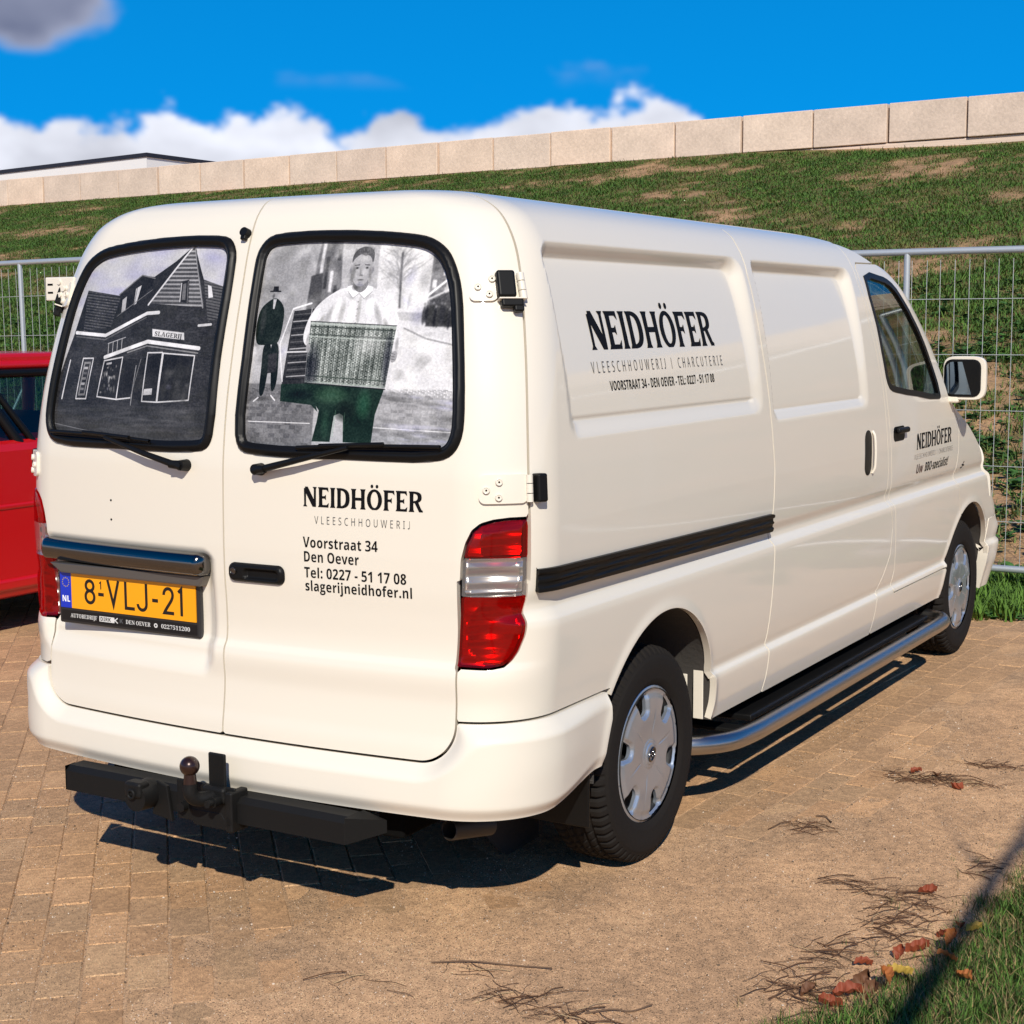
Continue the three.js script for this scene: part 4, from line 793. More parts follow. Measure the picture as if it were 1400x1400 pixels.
    soft('rgb(58,92,74)', .7, 300, 430, 60, 26); soft('rgb(54,88,70)', .7, 400, 452, 26, 44); soft('rgb(12,22,17)', .9, 345, 470, 34, 30); soft('rgb(52,84,68)', .5, 288, 505, 14, 40); soft('rgb(14,24,19)', .7, 200, 430, 50, 16); A(.4, () => { L('rgb(120,150,132)', 3, 318, 470, 312, 536); L('rgb(110,140,122)', 2, 346, 474, 346, 520); });
    // shirt
    curve(206, 300, 150, 342, 162, 392, 152, 430, 172, 456, 200, 478, 240, 490, 276, 484, 314, 462, 320, 456, 282, 440, 262, 330, 256, 224, 252, 216, 280, 214, 306, 196, 300, 188, 276, 200, 228, 226, 192, 264, 166);
    for (const [c, al, x, y, rx, ry, ro] of [[140, .9, 262, 226, 12, 44, .5], [120, .8, 236, 246, 8, 30, .5], [150, .8, 300, 222, 10, 40, .15], [235, .8, 282, 205, 12, 34, .3], [236, .8, 330, 216, 14, 36, 0], [150, .8, 352, 214, 7, 46, 0], [238, .7, 384, 205, 14, 34, -.1], [140, .9, 412, 226, 10, 40, -.4], [120, .7, 442, 256, 8, 30, -.5], [236, .7, 462, 262, 9, 34, -.3], [130, .8, 478, 300, 6, 20, 0], [130, .8, 206, 286, 6, 20, .1], [238, .6, 218, 226, 12, 26, .6], [160, .6, 322, 176, 18, 8, .3], [160, .6, 374, 178, 18, 8, -.3]]) soft(c, al, x, y, rx, ry, ro);
    F(226, 306, 150, 322, 146, 344, 168, 328, 180, 310, 162); F(226, 386, 152, 368, 148, 346, 168, 362, 182, 384, 164); L(150, 1.6, 310, 162, 328, 180, 345, 168, 362, 182, 384, 164); for (let k = 0; k < 4; k++) soft(110, 1.4, 346, 190 + k * 18, 2, 2);
    // head
    curve(128, 322, 126, 366, 126, 370, 152, 346, 170, 320, 150); soft(82, 1, 332, 150, 14, 12);
    curve(160, 312, 84, 322, 62, 344, 56, 366, 62, 374, 86, 373, 112, 366, 134, 354, 148, 342, 151, 330, 147, 318, 132, 312, 110); soft(124, 1.6, 309, 108, 4, 10); soft(128, 1.6, 376, 108, 4, 10);
    soft(104, .9, 318, 116, 8, 30, .08); soft(112, .6, 370, 120, 6, 26, -.1); soft(196, .6, 346, 78, 18, 9); soft(192, .5, 352, 112, 12, 14); soft(120, .5, 342, 146, 14, 5);
    curve(84, 311, 92, 309, 72, 318, 56, 332, 48, 348, 46, 364, 50, 375, 63, 376, 80, 373, 92, 369, 78, 358, 68, 346, 71, 336, 65, 324, 72, 315, 80); soft(110, .6, 352, 54, 18, 6); soft(50, .5, 318, 66, 6, 10, .4); soft(140, .4, 346, 66, 16, 5); for (let k = 0; k < 60; k++) { const x = rr(312, 374); A(.3, () => L(rnd() < .5 ? 118 : 36, 1.1, x, rr(46, 58), x + rr(-5, 7), rr(58, 69))); }
    A(.85, () => { L(66, 2.6, 320, 95, 334, 94); L(66, 2.6, 351, 94, 365, 95); }); for (const x of [328, 358]) { soft(110, .8, x, 102, 8, 5); soft(44, 1.6, x, 102, 4.2, 2.6); } soft(120, .7, 340, 112, 4, 11); soft(96, 1, 343, 121, 7, 2.6); soft(78, 1.2, 343, 133, 11, 2.4); soft(126, .6, 343, 139, 8, 2.4); soft(186, .5, 343, 127, 5, 2);
    // basket
    const B = [208, 239, 471, 252, 458, 410, 213, 397];
    clip(B, () => {
      F('rgb(122,129,124)', 200, 230, 480, 230, 480, 420, 200, 420);
      for (let q = 0; q < 88; q++) for (let r = 0; r < 52; r++) { const k = 112 + ((r + (q >> 1)) % 2 ? 22 : -22) + 26 * Math.sin(q * .9) + 22 * Math.sin(q * .21 + r * .13) + rr(-46, 46); g.fillStyle = `rgb(${k | 0},${(k + 5) | 0},${(k + 1) | 0})`; g.fillRect(206 + q * 3.05, 238 + r * 3.4 + q * .15, 2.9, 2.7); }
      for (let q = 0; q < 19; q++) A(.5, () => { L('rgb(50,56,52)', 2.6, 210 + q * 14, 240, 215 + q * 13.2, 410); L('rgb(184,190,186)', 1.5, 213.5 + q * 14, 240, 218.5 + q * 13.2, 410); });
      A(.85, () => { L('rgb(168,175,170)', 6, 206, 244, 474, 257); L('rgb(58,64,60)', 3.5, 206, 252, 474, 265); L('rgb(64,70,66)', 3, 206, 272, 472, 285); L('rgb(164,172,166)', 3, 208, 278, 470, 291); L('rgb(150,158,152)', 5, 210, 395, 460, 408); L('rgb(66,74,69)', 3.5, 212, 380, 462, 393); });
      soft(24, .7, 226, 360, 30, 70); soft(220, .35, 400, 300, 60, 40); soft(30, .6, 455, 340, 16, 80);
    });
    L(70, 2, 208, 239, 471, 252); A(.6, () => L(30, 4, 214, 400, 457, 413)); curve(150, 466, 318, 480, 314, 484, 330, 476, 346, 464, 344); for (let k = 0; k < 3; k++) L(86, 1.3, 465, 322 + k * 7, 476, 324 + k * 7); curve(140, 206, 296, 216, 300, 218, 318, 210, 322, 202, 312);
    blur(1, 1);
  }
  const pics = { right: finish(b.g, 1, 1.12), left: finish(a.g, .8, 1.02) };
  for (const o of rdoor) { const p = o.children.find(q => q.name === 'window_picture'); p.material = pics[p.userData.print]; delete p.userData.print; }
}

// ---------- cab inside ----------
{
  const seatMat = std({ color: C(.035, .038, .045), roughness: .95 });
  const cabin = new THREE.Group(); cabin.name = 'cab_interior'; van.add(cabin);
  mesh('bulkhead', box(-.77, .77, .45, 1.72, -2.955, -2.935, .004), trim, cabin);
  mesh('floor', box(-.82, .82, .40, .46, -4.2, -2.96, .01), trim, cabin);
  for (const x of [.42, -.42]) { mesh('seat', merge([box(x - .25, x + .25, .72, .88, -3.60, -3.08, .06, 4), box(x - .24, x + .24, .84, 1.40, -3.16, -3.02, .06, 4)]), seatMat, cabin); mesh('head_rest', box(x - .13, x + .13, 1.42, 1.60, -3.13, -3.03, .045, 4), seatMat, cabin); }
  mesh('dashboard', box(-.78, .78, .86, 1.14, -4.15, -3.82, .08, 4), trim, cabin);
  mesh('steering_wheel', new THREE.TorusGeometry(.185, .014, 10, 40).rotateX(-.9).translate(-.42, 1.13, -3.66), blackPlastic, cabin);
}

// ================= the place =================
const shadowed = (m) => { m.castShadow = m.receiveShadow = true; return m; };
function instanced(name, geo, mat, list, parent = scene, label, category) {
  const m = new THREE.InstancedMesh(geo, mat, list.length);
  m.name = parent === scene ? numbered(name) : name; shadowed(m);
  const M = new THREE.Matrix4(), q = new THREE.Quaternion(), e = new THREE.Euler(), p = new THREE.Vector3(), s = new THREE.Vector3();
  list.forEach((o, i) => { e.set(o.rx ?? 0, o.ry ?? 0, o.rz ?? 0, 'YXZ'); q.setFromEuler(e); p.set(...o.p); s.set(o.s * (o.sx ?? 1), o.s * (o.sy ?? 1), o.s * (o.sx ?? 1)); m.setMatrixAt(i, M.compose(p, q, s)); m.setColorAt(i, o.c); });
  parent.add(m);
  tag(m, label, category, null, 'stuff');
  return m;
}

// ---------- ground: sand that half buries the paving ----------
const dirZone = (x, z) => sst(.55, .62, x - .10 * (z + 1.2)) ; // 0: paving laid askew behind the van, 1: paving laid along its right side
const sandCover = (x, z) => {
  const n = fbm(x * .9 + 4, .3, z * .9, 4), f = fbm(x * 4.2, 1.7, z * 4.2, 3);
  let c = lerp(.25, .40, sst(-.3, .5, x));
  c += .55 * sst(.95, 1.45, x + .25 * n) ;                     // right edge runs out under sand
  c += .42 * sst(-.2, .7, x) * sst(-1.9, -.6, z) * (1 - sst(1.2, 2.2, z)); // sand drift behind the rear wheel
  c -= .10 * sst(-2.0, -2.6, z) * sst(1.5, 1.0, x) * sst(.5, .7, x);
  return c + .46 * n + .28 * f;
};
const sandH = (x, z) => -.0060 + .0090 * clamp(sandCover(x, z), -.3, 1.25) + .0016 * fbm(x * 17, .5, z * 17, 3);
const speck = dataTex(1024, (u, v, i, j) => {
  const n = tile(u, v, 5, 6, 1), m = tile(u, v, 64, 3, 5);
  let k = 1 + .20 * n + .20 * m;
  const h = hash(i, j, 91) + .5, h2 = hash(i >> 1, j >> 1, 77) + .5;
  k *= .90 + .2 * h; if (h2 > .955) k *= 1.28; else if (h2 < .10) k *= .58;
  return [196 * k, 160 * k, 122 * k];
});
const sandBump = dataTex(512, (u, v) => { const q = 128 + 150 * tile(u, v, 24, 4, 3) + 50 * tile(u, v, 100, 2, 6); return [q, q, q]; }, false);
{
  const near = (a, b, h, lo, hi, g) => { const mid = range(a, b, h), L = [], R = []; let q = a, s = h; while (q > lo) { s *= g; q -= s; L.unshift(Math.max(q, lo)); } q = b; s = h; while (q < hi) { s *= g; q += s; R.push(Math.min(q, hi)); } return [...L, ...mid, ...R]; };
  const xs = near(-2.6, 2.6, .03, -160, 160, 1.25), zs = near(-5.6, 1.4, .03, -140, 160, 1.25);
  const g = region(xs, [...zs].reverse(), (x, z) => [x, sandH(x, z), z], null, { uv: (x, z) => [x / 1.3, z / 1.3] });
  const col = new Float32Array(g.attributes.position.count * 3), p = g.attributes.position;
  for (let k = 0; k < p.count; k++) { // paler drifted sand, greyer trodden grit
    const x = p.getX(k), z = p.getZ(k), c = sandCover(x, z), n = fbm(x * 1.7, 2, z * 1.7, 4), t = sst(.3, 1.1, c + .6 * n);
    col[k * 3] = lerp(.84, 1.0, t); col[k * 3 + 1] = lerp(.83, .945, t); col[k * 3 + 2] = lerp(.83, .90, t);
  }
  g.setAttribute('color', new THREE.BufferAttribute(col, 3));
  tag(mesh('ground', g, std({ map: speck, vertexColors: true, roughness: 1, bumpMap: sandBump, bumpScale: .0016 }), scene), 'sandy ground drifted over the brick paving', 'ground', null, 'structure');
}
{ // bricks of the paving
  const L = .207, W = .103, T = .06, ch = .0035;
  const brickGeo = (ox, oy) => {
    const pos = [], uv = [], nor = [], quad = (a, b, c, d) => { const A = V(a), n = V(b).sub(A).cross(V(d).sub(A)).normalize(); for (const q of [a, b, c, a, c, d]) { pos.push(...q); nor.push(n.x, n.y, n.z); uv.push((q[0] + ox) / .8, (q[2] + q[1] + oy) / .8); } };
    const x = L / 2, z = W / 2, t = [[-x + ch, 0, z - ch], [x - ch, 0, z - ch], [x - ch, 0, -z + ch], [-x + ch, 0, -z + ch]], m = [[-x, -ch, z], [x, -ch, z], [x, -ch, -z], [-x, -ch, -z]], b = m.map(([a, , c]) => [a, -T, c]);
    quad(...t); for (let k = 0; k < 4; k++) { const n = (k + 1) % 4; quad(m[k], m[n], t[n], t[k]); quad(b[k], b[n], m[n], m[k]); }
    const g = new THREE.BufferGeometry(); g.setAttribute('position', new THREE.Float32BufferAttribute(pos, 3)); g.setAttribute('normal', new THREE.Float32BufferAttribute(nor, 3)); g.setAttribute('uv', new THREE.Float32BufferAttribute(uv, 2)); return g;
  };
  const geos = [[0, 0], [.31, .17], [.07, .55], [.6, .3], [.42, .71]].map(q => brickGeo(...q));
  const mats = [[.92, .87, .81], [.97, .89, .81], [.85, .82, .78], [.91, .83, .74], [.88, .86, .82], [1.0, .92, .83]].map(q => std({ map: speck, color: C(...q), roughness: .95, bumpMap: sandBump, bumpScale: .0006 }));
  const paving = new THREE.Group(); paving.name = 'brick_paving'; scene.add(paving); tag(paving, 'worn brick paving half buried in sand under the van', 'paving', null, 'structure');
  const list = [];
  const lay2 = (ang, keep) => {
    const c = Math.cos(ang), s = Math.sin(ang); // course direction (sin, cos)
    for (let r = -70; r < 70; r++) for (let k = -40; k < 40; k++) {
      const a = (k + (r % 2 ? .5 : 0)) * .2105, b = r * .1065, x = s * a + c * b, z = c * a - s * b;
      if (keep(x, z)) list.push([x, z, ang - Math.PI / 2]);
    }
  };
  lay2(43 * Math.PI / 180, (x, z) => x > -4.6 && x < 1.7 && z > -5 && z < 1.5 && dirZone(x, z) < .5 && !(Math.abs(x) < .62 && z < -.75));
  lay2(-2.5 * Math.PI / 180, (x, z) => x > .5 && x < 1.75 && z > -5.3 && z < -1.2 && dirZone(x, z) > .5);
  const cam = camera.position, seen = list.map(q => ({ q, d: Math.hypot(q[0] - cam.x, q[1] - cam.z) + 6 * Math.max(0, sandH(q[0], q[1]) * 100) })).filter(o => sandH(o.q[0], o.q[1]) < .004).sort((a, b) => a.d - b.d);
  const rest = [];
  seen.forEach(({ q: [x, z, a] }, i) => {
    const y = rr(-.0018, .0012), gi = Math.floor(rnd() * 5), mi = Math.floor(rnd() * 6), tx = rr(-.006, .006), tz = rr(-.006, .006);
    if (i < 300) { const m = mesh('brick', geos[gi], mats[mi], paving); m.position.set(x, y, z); m.rotation.set(tx, a + rr(-.015, .015), tz, 'YXZ'); }
    else rest.push(geos[gi].clone().applyMatrix4(new THREE.Matrix4().makeRotationFromEuler(new THREE.Euler(tx, a + rr(-.015, .015), tz, 'YXZ')).setPosition(x, y, z)));
  });
  tag(mesh('more_bricks', mergeGeometries(rest), mats[0], paving), null, null, null, 'stuff');
}
{ // loose grit
  const list = [];
  for (let k = 0; k < 60000; k++) {
    const x = rr(-1.6, 2.1), z = rr(-3.2, 1.0); if (Math.abs(x) < .8 && z < -.9) continue;
    const s = rr(.0007, .0019) * (rnd() < .03 ? 2.2 : 1), t = rnd();
    list.push({ p: [x, Math.max(sandH(x, z), -.001) + s * .3, z], s, sy: .6, ry: rr(0, 6), rx: rr(0, 6), c: t < .30 ? C(.60, .50, .39) : t < .86 ? C(.12, .085, .055) : C(.36, .27, .18) });
  }
  instanced('grit', new THREE.IcosahedronGeometry(1, 0), std({ roughness: 1 }), list, scene, 'fine loose grit scattered over the sand', 'grit');
}

// ---------- dike, its grass, wall, far building ----------
const dikeY = (x, z) => { const wallZ = -31.25 + .075 * (x + 6.3), t = (-6.5 - z) / (-6.5 - wallZ); return 5.48 * clamp(t, -.1, 1.25) * lerp(.80, 1, clamp(t, 0, 1)) + .10 * fbm(x * .5, 0, z * .5, 3) * sst(0, .1, t) * sst(1.05, .9, t) - .02 - .17 * sst(-12, -6, x) * sst(.90, .985, t); };
const bare = (x, z) => { const far = sst(-9, -24, z); return fbm(x * .42 + 7, 0, z * .42, 3) * 1.1 + fbm(x * 1.7, 3, z * 1.7, 3) * .75 + .15 * sst(-16, -8, z) - .055 + .10 * sst(-12, 2, x) * sst(-25, -10, z); };
{
  const g = region(range(-75, 45, .5), [...range(-34.5, -6.4, .35)].reverse(), (x, z) => [x, dikeY(x, z), z], null, { uv: (x, z) => [x / 1.3, z / 1.3] });
  const p = g.attributes.position, col = new Float32Array(p.count * 3);
  for (let k = 0; k < p.count; k++) { const b = sst(.02, .22, bare(p.getX(k), p.getZ(k))); col[k * 3] = lerp(.30, .74, b); col[k * 3 + 1] = lerp(.36, .68, b); col[k * 3 + 2] = lerp(.20, .60, b); }
  g.setAttribute('color', new THREE.BufferAttribute(col, 3));
  tag(mesh('dike_slope', g, std({ map: speck, vertexColors: true, roughness: 1, bumpMap: sandBump, bumpScale: .03 }), scene), 'grassy dike slope with bare soil patches behind the fence', 'dike', null, 'structure');
}
function tuft(n, hgt, spread, w, droop, s0) {
  const keep = seed; seed = s0;
  const pos = [], nor = [];
  for (let k = 0; k < n; k++) {
    const a = rr(0, 6.283), r = spread * Math.sqrt(rnd()), x = r * Math.cos(a), z = r * Math.sin(a), h = hgt * rr(.55, 1), b = rr(0, 6.283), l = droop * rr(.3, 1), dx = Math.cos(b), dz = Math.sin(b), px = -dz * w, pz = dx * w;
    const A = [x - px, 0, z - pz], B = [x + px, 0, z + pz], M1 = [x + dx * l * .4 - px * .8, h * .62, z + dz * l * .4 - pz * .8], M2 = [x + dx * l * .4 + px * .8, h * .62, z + dz * l * .4 + pz * .8], T = [x + dx * l, h, z + dz * l];
    pos.push(...A, ...B, ...M2, ...A, ...M2, ...M1, ...M1, ...M2, ...T);
    const nn = [-dx * .35 + .1, .9, -dz * .35 + .1], q = Math.hypot(...nn); for (let i = 0; i < 9; i++) nor.push(nn[0] / q, nn[1] / q, nn[2] / q);
  }
  seed = keep;
  const g = new THREE.BufferGeometry(); g.setAttribute('position', new THREE.Float32BufferAttribute(pos, 3)); g.setAttribute('normal', new THREE.Float32BufferAttribute(nor, 3)); return g;
}
function weed(n, s0) { // rosette of broad leaves
  const keep = seed; seed = s0; const pos = [];
  for (let k = 0; k < n; k++) {
    const a = rr(0, 6.283), up = rr(.25, 1.1), L = rr(.5, 1), w = rr(.16, .28), c = Math.cos(a), s = Math.sin(a), o = rr(0, .15), y0 = rr(.0, .35);
    const at = (t, q) => { const r = o + L * t, y = y0 + up * L * t * (1 - .62 * t); return [c * r - s * q * w, y - Math.abs(q) * .04, s * r + c * q * w]; };
    const tip = at(1, 0), b = at(0, 0), l1 = at(.38, -.8), r1 = at(.38, .8), l2 = at(.72, -.7), r2 = at(.72, .7), m1 = at(.38, 0), m2 = at(.72, 0);
    for (const t of [[b, m1, l1], [b, r1, m1], [l1, m1, m2], [l1, m2, l2], [m1, r1, r2], [m1, r2, m2], [l2, m2, tip], [m2, r2, tip]]) pos.push(...t.flat());
  }
  seed = keep;
  const g = new THREE.BufferGeometry(); g.setAttribute('position', new THREE.Float32BufferAttribute(pos, 3)); g.computeVertexNormals(); return g;
}
const leafMat = std({ roughness: .75 });
const inView = (x, y, z) => { const d = new THREE.Vector3(x, y, z).sub(camera.position), f = -d.x * .509 - d.z * .861, r = d.x * .861 - d.z * .509; return f > 0 && Math.abs(r) < f * .52 + .8; };
{
  const grass = [], weeds = [];
  for (let k = 0; k < 340000; k++) {
    const t = Math.pow(rnd(), 1.25), x = rr(-46, 12), z = -6.3 - (24.75 - .075 * (x + 6.3)) * t;
    const y = dikeY(x, z); if (!inView(x, y, z)) continue;
    const b = bare(x, z) + rr(-.16, .16); if (b > .13 && rnd() > .12) continue;
    const n = fbm(x * 1.1, 5, z * 1.1, 3), dry = sst(-.08, .22, bare(x, z) + .5 * n) * .8 * rnd();
    const g = rr(.75, 1.25);
    if (z > -17 && n > -.06 && rnd() < lerp(.55, .2, sst(-9, -16, z))) { weeds.push({ p: [x, y - .01, z], s: rr(.06, .13) * (n > .12 ? 1.3 : 1), ry: rr(0, 6), c: C(.045 * g, .125 * g, .018 * g) }); continue; }
    grass.push({ p: [x, y - .01, z], s: rr(.55, 1.2), sy: rr(.35, .95) * (z < -18 ? .75 : 1), ry: rr(0, 6), rx: rr(-.35, .35), rz: rr(-.35, .35), c: C(lerp(.085, .26, dry) * g, lerp(.175, .19, dry) * g, lerp(.022, .07, dry) * g) });
  }
  console.log('grass', grass.length, 'weeds', weeds.length);
  instanced('dike_grass', tuft(11, .115, .13, .006, .07, 77), leafMat, grass, scene, 'short green grass covering the dike slope', 'grass');
  instanced('dike_weeds', weed(9, 33), leafMat, weeds, scene, 'low broad leaved weeds on the lower dike slope', 'weeds');
}
{
  const wall = thing('concrete_block_wall', 'long row of pale concrete blocks crowning the grassy dike', 'wall', [-6.3, 0, -31.6]);
  const pitch = 1.762, dir = [-.9972, -.0748], concrete = dataTex(512, (u, v) => { const n = tile(u, v, 4, 6, 11), m = tile(u, v, 50, 3, 4), k = 1 + .08 * n + .10 * m; return [226 * k, 206 * k, 189 * k]; });
  const mats = [[1, .97, .93], [.94, .92, .89], [1, .95, .89], [.90, .875, .85]].map(q => std({ map: concrete, color: C(...q.map(a => a * 1.0)), roughness: .95, bumpMap: sandBump, bumpScale: .006 }));
  const geo = [0, 1, 2].map(k => { const g = new RoundedBoxGeometry(pitch - .050, .835, .62, 1, .018); const u = g.attributes.uv; for (let i = 0; i < u.count; i++) u.setXY(i, u.getX(i) * .9 + k * .31, u.getY(i) * .45 + k * .17); return g; });
  for (let k = -18; k < 23; k++) {
    const b = mesh('concrete_block', geo[Math.floor(rnd() * 3)], mats[Math.floor(rnd() * 4)], wall);
    b.position.set(dir[0] * pitch * (k + .5) + rr(-.01, .01), 5.885 + rr(-.008, .008), dir[1] * pitch * (k + .5) + rr(-.025, .025)); b.rotation.y = -Math.atan2(dir[1], dir[0]) + Math.PI + rr(-.008, .008);
  }
  const pl = mesh('footing', new RoundedBoxGeometry(36, .5, .75, 1, .03), mats[3], wall);
  pl.position.set(10.4, 5.205, .67); pl.rotation.y = -Math.atan2(.0748, .9972);
}
{
  const B = thing('white_building', 'white flat roofed building with black roof edge beyond the wall', 'building', [-70.75, 0, -75.05]);
  const shape = [[-38, -6.7], [0, 0], [-.6, -27], [-38, -33]].map(([x, z]) => new THREE.Vector2(x, -z));
  const ext = (h0, h1, grow) => { const c = [-19, 17]; const s = new THREE.Shape(shape.map(q => new THREE.Vector2(c[0] + (q.x - c[0]) * grow, c[1] + (q.y - c[1]) * grow))); return new THREE.ExtrudeGeometry(s, { depth: h1 - h0, bevelEnabled: false }).rotateX(-Math.PI / 2).translate(0, h0, 0); };
  mesh('wall', ext(0, 12.395, 1), std({ color: C(.80, .79, .77), roughness: .9 }), B);
  mesh('roof_edge', ext(12.40, 12.66, 1.006), std({ color: C(.012, .013, .022), roughness: .6 }), B);
}
// ---------- site fence ----------
{
  const galv = std({ color: C(.52, .56, .58), roughness: .45, metalness: .55 }), wire = std({ color: C(.50, .52, .50), roughness: .55, metalness: .4 });
  const proto = thing('fence_panel', 'galvanised mesh fence panel behind the nose of the van', 'fence', [0, 0, -6.2], 0, 'mesh fence panels at the foot of the dike');
  const w = 1.725, H = 2.0;
  mesh('top_rail', rod([-w, H, 0], [w, H, 0], .021, 14), galv, proto);
  mesh('bottom_rail', rod([-w, .14, 0], [w, .14, 0], .021, 14), galv, proto);
  for (const x of [-w, 0, w]) mesh('post', rod([x, x ? .02 : .14, 0], [x, H + (x ? .012 : 0), 0], .019, 14), galv, proto);
  const ws = []; for (let x = -w + .07; x < w; x += .0845) { const q = rr(-.004, .004); ws.push(rod([x, .14, .004], [x + q, H - .05, .004], .0021, 5)); } for (let y = .42; y < H - .1; y += .325) ws.push(rod([-w, y, .009], [w, y, .009], .0024, 5));
  tag(mesh('wire_mesh', merge(ws), wire, proto), null, null, null, 'stuff');
  for (const x of [-w, w]) mesh('foot', box(x - .11, x + .11, -.02, .12, -.34, .34, .03), std({ color: C(.25, .24, .225), roughness: 1 }), proto);
  const a = proto.clone(); a.name = numbered('fence_panel'); a.position.set(-7.47, .115, -6.2); a.rotation.z = .012; a.userData = { ...proto.userData, label: 'galvanised mesh fence panel behind the red car' }; scene.add(a);
  const b = proto.clone(); b.name = numbered('fence_panel'); b.position.set(-3.62, .04, -6.24); b.userData = { ...proto.userData, label: 'galvanised mesh fence panel hidden behind the van, between the other two' }; scene.add(b);
  const c = proto.clone(); c.name = numbered('fence_panel'); c.position.set(3.50, .0, -6.17); c.userData = { ...proto.userData, label: 'galvanised mesh fence panel to the right of the van, beyond its mirror' }; scene.add(c);
  const brace = mesh('brace', rod([.08, .0, .75], [.03, 1.0, .03], .012, 8), galv, a);
}
// ---------- red car ----------
{
  const red = phy({ color: C(.56, .002, .004), roughness: .4, clearcoat: .5, clearcoatRoughness: .05 }), glass = phy({ color: C(.35, .48, .46), roughness: .02, transmission: 1, thickness: 0 });
  const car = thing('red_car', 'red estate car parked on the far side of the van', 'car', [-4.32, 0, -2.0]);
  const w = .80;
  const side = flat([[-2.15, .30], [-2.2, .62], [-2.12, .90], [-1.9, .955], [.75, .955], [1.75, .80], [2.08, .66], [2.12, .40], [2.05, .27], [1.72, .24], [1.66, .42], [1.52, .55], [1.36, .60], [1.20, .55], [1.06, .42], [1.0, .24], [-.90, .24], [-.98, .42], [-1.12, .55], [-1.28, .60], [-1.44, .55], [-1.58, .42], [-1.64, .26]], 1.52, .05);
  mesh('body', side.rotateY(-Math.PI / 2).translate(.76, 0, 0), red, car);
  mesh('door_crease', box(.775, .818, .655, .685, -1.9, 1.4, .012), red, car);
  mesh('sill', box(.755, .822, .235, .300, -.9, 1.0, .02), red, car);
  const roof = flat([[-2.02, 1.335], [-1.9, 1.40], [-1.2, 1.428], [-.2, 1.43], [.16, 1.395], [.20, 1.36], [-.2, 1.372], [-1.2, 1.375]], 1.16, .02).rotateY(-Math.PI / 2).translate(.58, 0, 0);
  mesh('roof', roof, red, car);
  for (const sg of [1, -1]) {
    const q = (a) => a.map(([x, y, z]) => [x * sg, y, z]);
    const bar = (a, b, r) => rod(...q([a, b]), r, 8);
    mesh('roof_rail', bar([.60, 1.385, .16], [.60, 1.385, -1.98], .026), red, car);
    mesh('window_frame', merge([bar([.775, .968, .75], [.775, .968, -2.0], .018), bar([.625, 1.345, .1], [.625, 1.345, -1.95], .022)]), rubber, car);
    for (const [z0, z1, r] of [[.80, .12, .024], [-.18, -.30, .03], [-.56, -.36, .026], [-.66, -.44, .018], [-2.02, -1.9, .04]]) mesh('pillar', bar([.775, .96, z0], [.612, 1.36, z1], r), z0 > .5 || z0 < -1.5 ? red : rubber, car);
    const g = new THREE.BufferGeometry(); const P = q([[.77, .96, .76], [.77, .96, -2.0], [.615, 1.355, -1.9], [.615, 1.355, .14]]);
    g.setAttribute('position', new THREE.Float32BufferAttribute([0, 1, 2, 0, 2, 3].flatMap(k => P[k]), 3)); g.computeVertexNormals(); mesh('side_window', g, glass, car);
  }
  for (const [a, b, y0, n] of [[.82, .14, .95, 'windscreen'], [-2.05, -1.93, .95, 'rear_window']]) { const g = new THREE.BufferGeometry(), P = [[-.74, y0, a], [.74, y0, a], [.60, 1.36, b], [-.60, 1.36, b]]; g.setAttribute('position', new THREE.Float32BufferAttribute([0, 1, 2, 0, 2, 3].flatMap(k => P[k]), 3)); g.computeVertexNormals(); mesh(n, g, glass, car); }
  for (const x of [.36, -.36]) mesh('seat', merge([box(x - .24, x + .24, .5, 1.18, -.35, -.2, .05, 3), box(x - .24, x + .24, .45, .62, -.3, .25, .05, 3), box(x - .12, x + .12, 1.16, 1.32, -.35, -.25, .04, 3)]), trim, car);
  mesh('back_seat', box(-.65, .65, .5, 1.12, -1.15, -1.0, .05, 3), trim, car);
  mesh('cabin_tub', merge([box(-.70, .70, .40, .93, -2.0, .85, .02)]), std({ color: C(.09, .09, .095), roughness: .95 }), car);
  mesh('underside', box(-.70, .70, .17, .30, -2.0, 1.95, .03), dark, car);
  const tw = new THREE.TorusGeometry(.225, .085, 14, 40).scale(1, 1, 1.05).rotateY(Math.PI / 2);
  for (const sg of [1, -1]) for (const z of [1.36, -1.28]) { const wh = new THREE.Group(); wh.name = 'wheel'; car.add(wh); wh.position.set(sg * .72, .309, z); mesh('tyre', tw, tyreRubber, wh); mesh('hub_cap', new THREE.CylinderGeometry(.19, .19, .10, 32).rotateZ(Math.PI / 2), silver, wh); }
  for (const sg of [1, -1]) { mesh('headlamp', box(sg > 0 ? .45 : -.75, sg > 0 ? .75 : -.45, .60, .74, 2.02, 2.12, .03), phy({ color: C(.7, .7, .7), roughness: .1, clearcoat: 1 }), car); mesh('tail_lamp', box(sg > 0 ? .66 : -.80, sg > 0 ? .80 : -.66, .62, .90, -2.24, -2.14, .03), phy({ color: C(.4, .01, .01), roughness: .15, clearcoat: 1 }), car); }
}
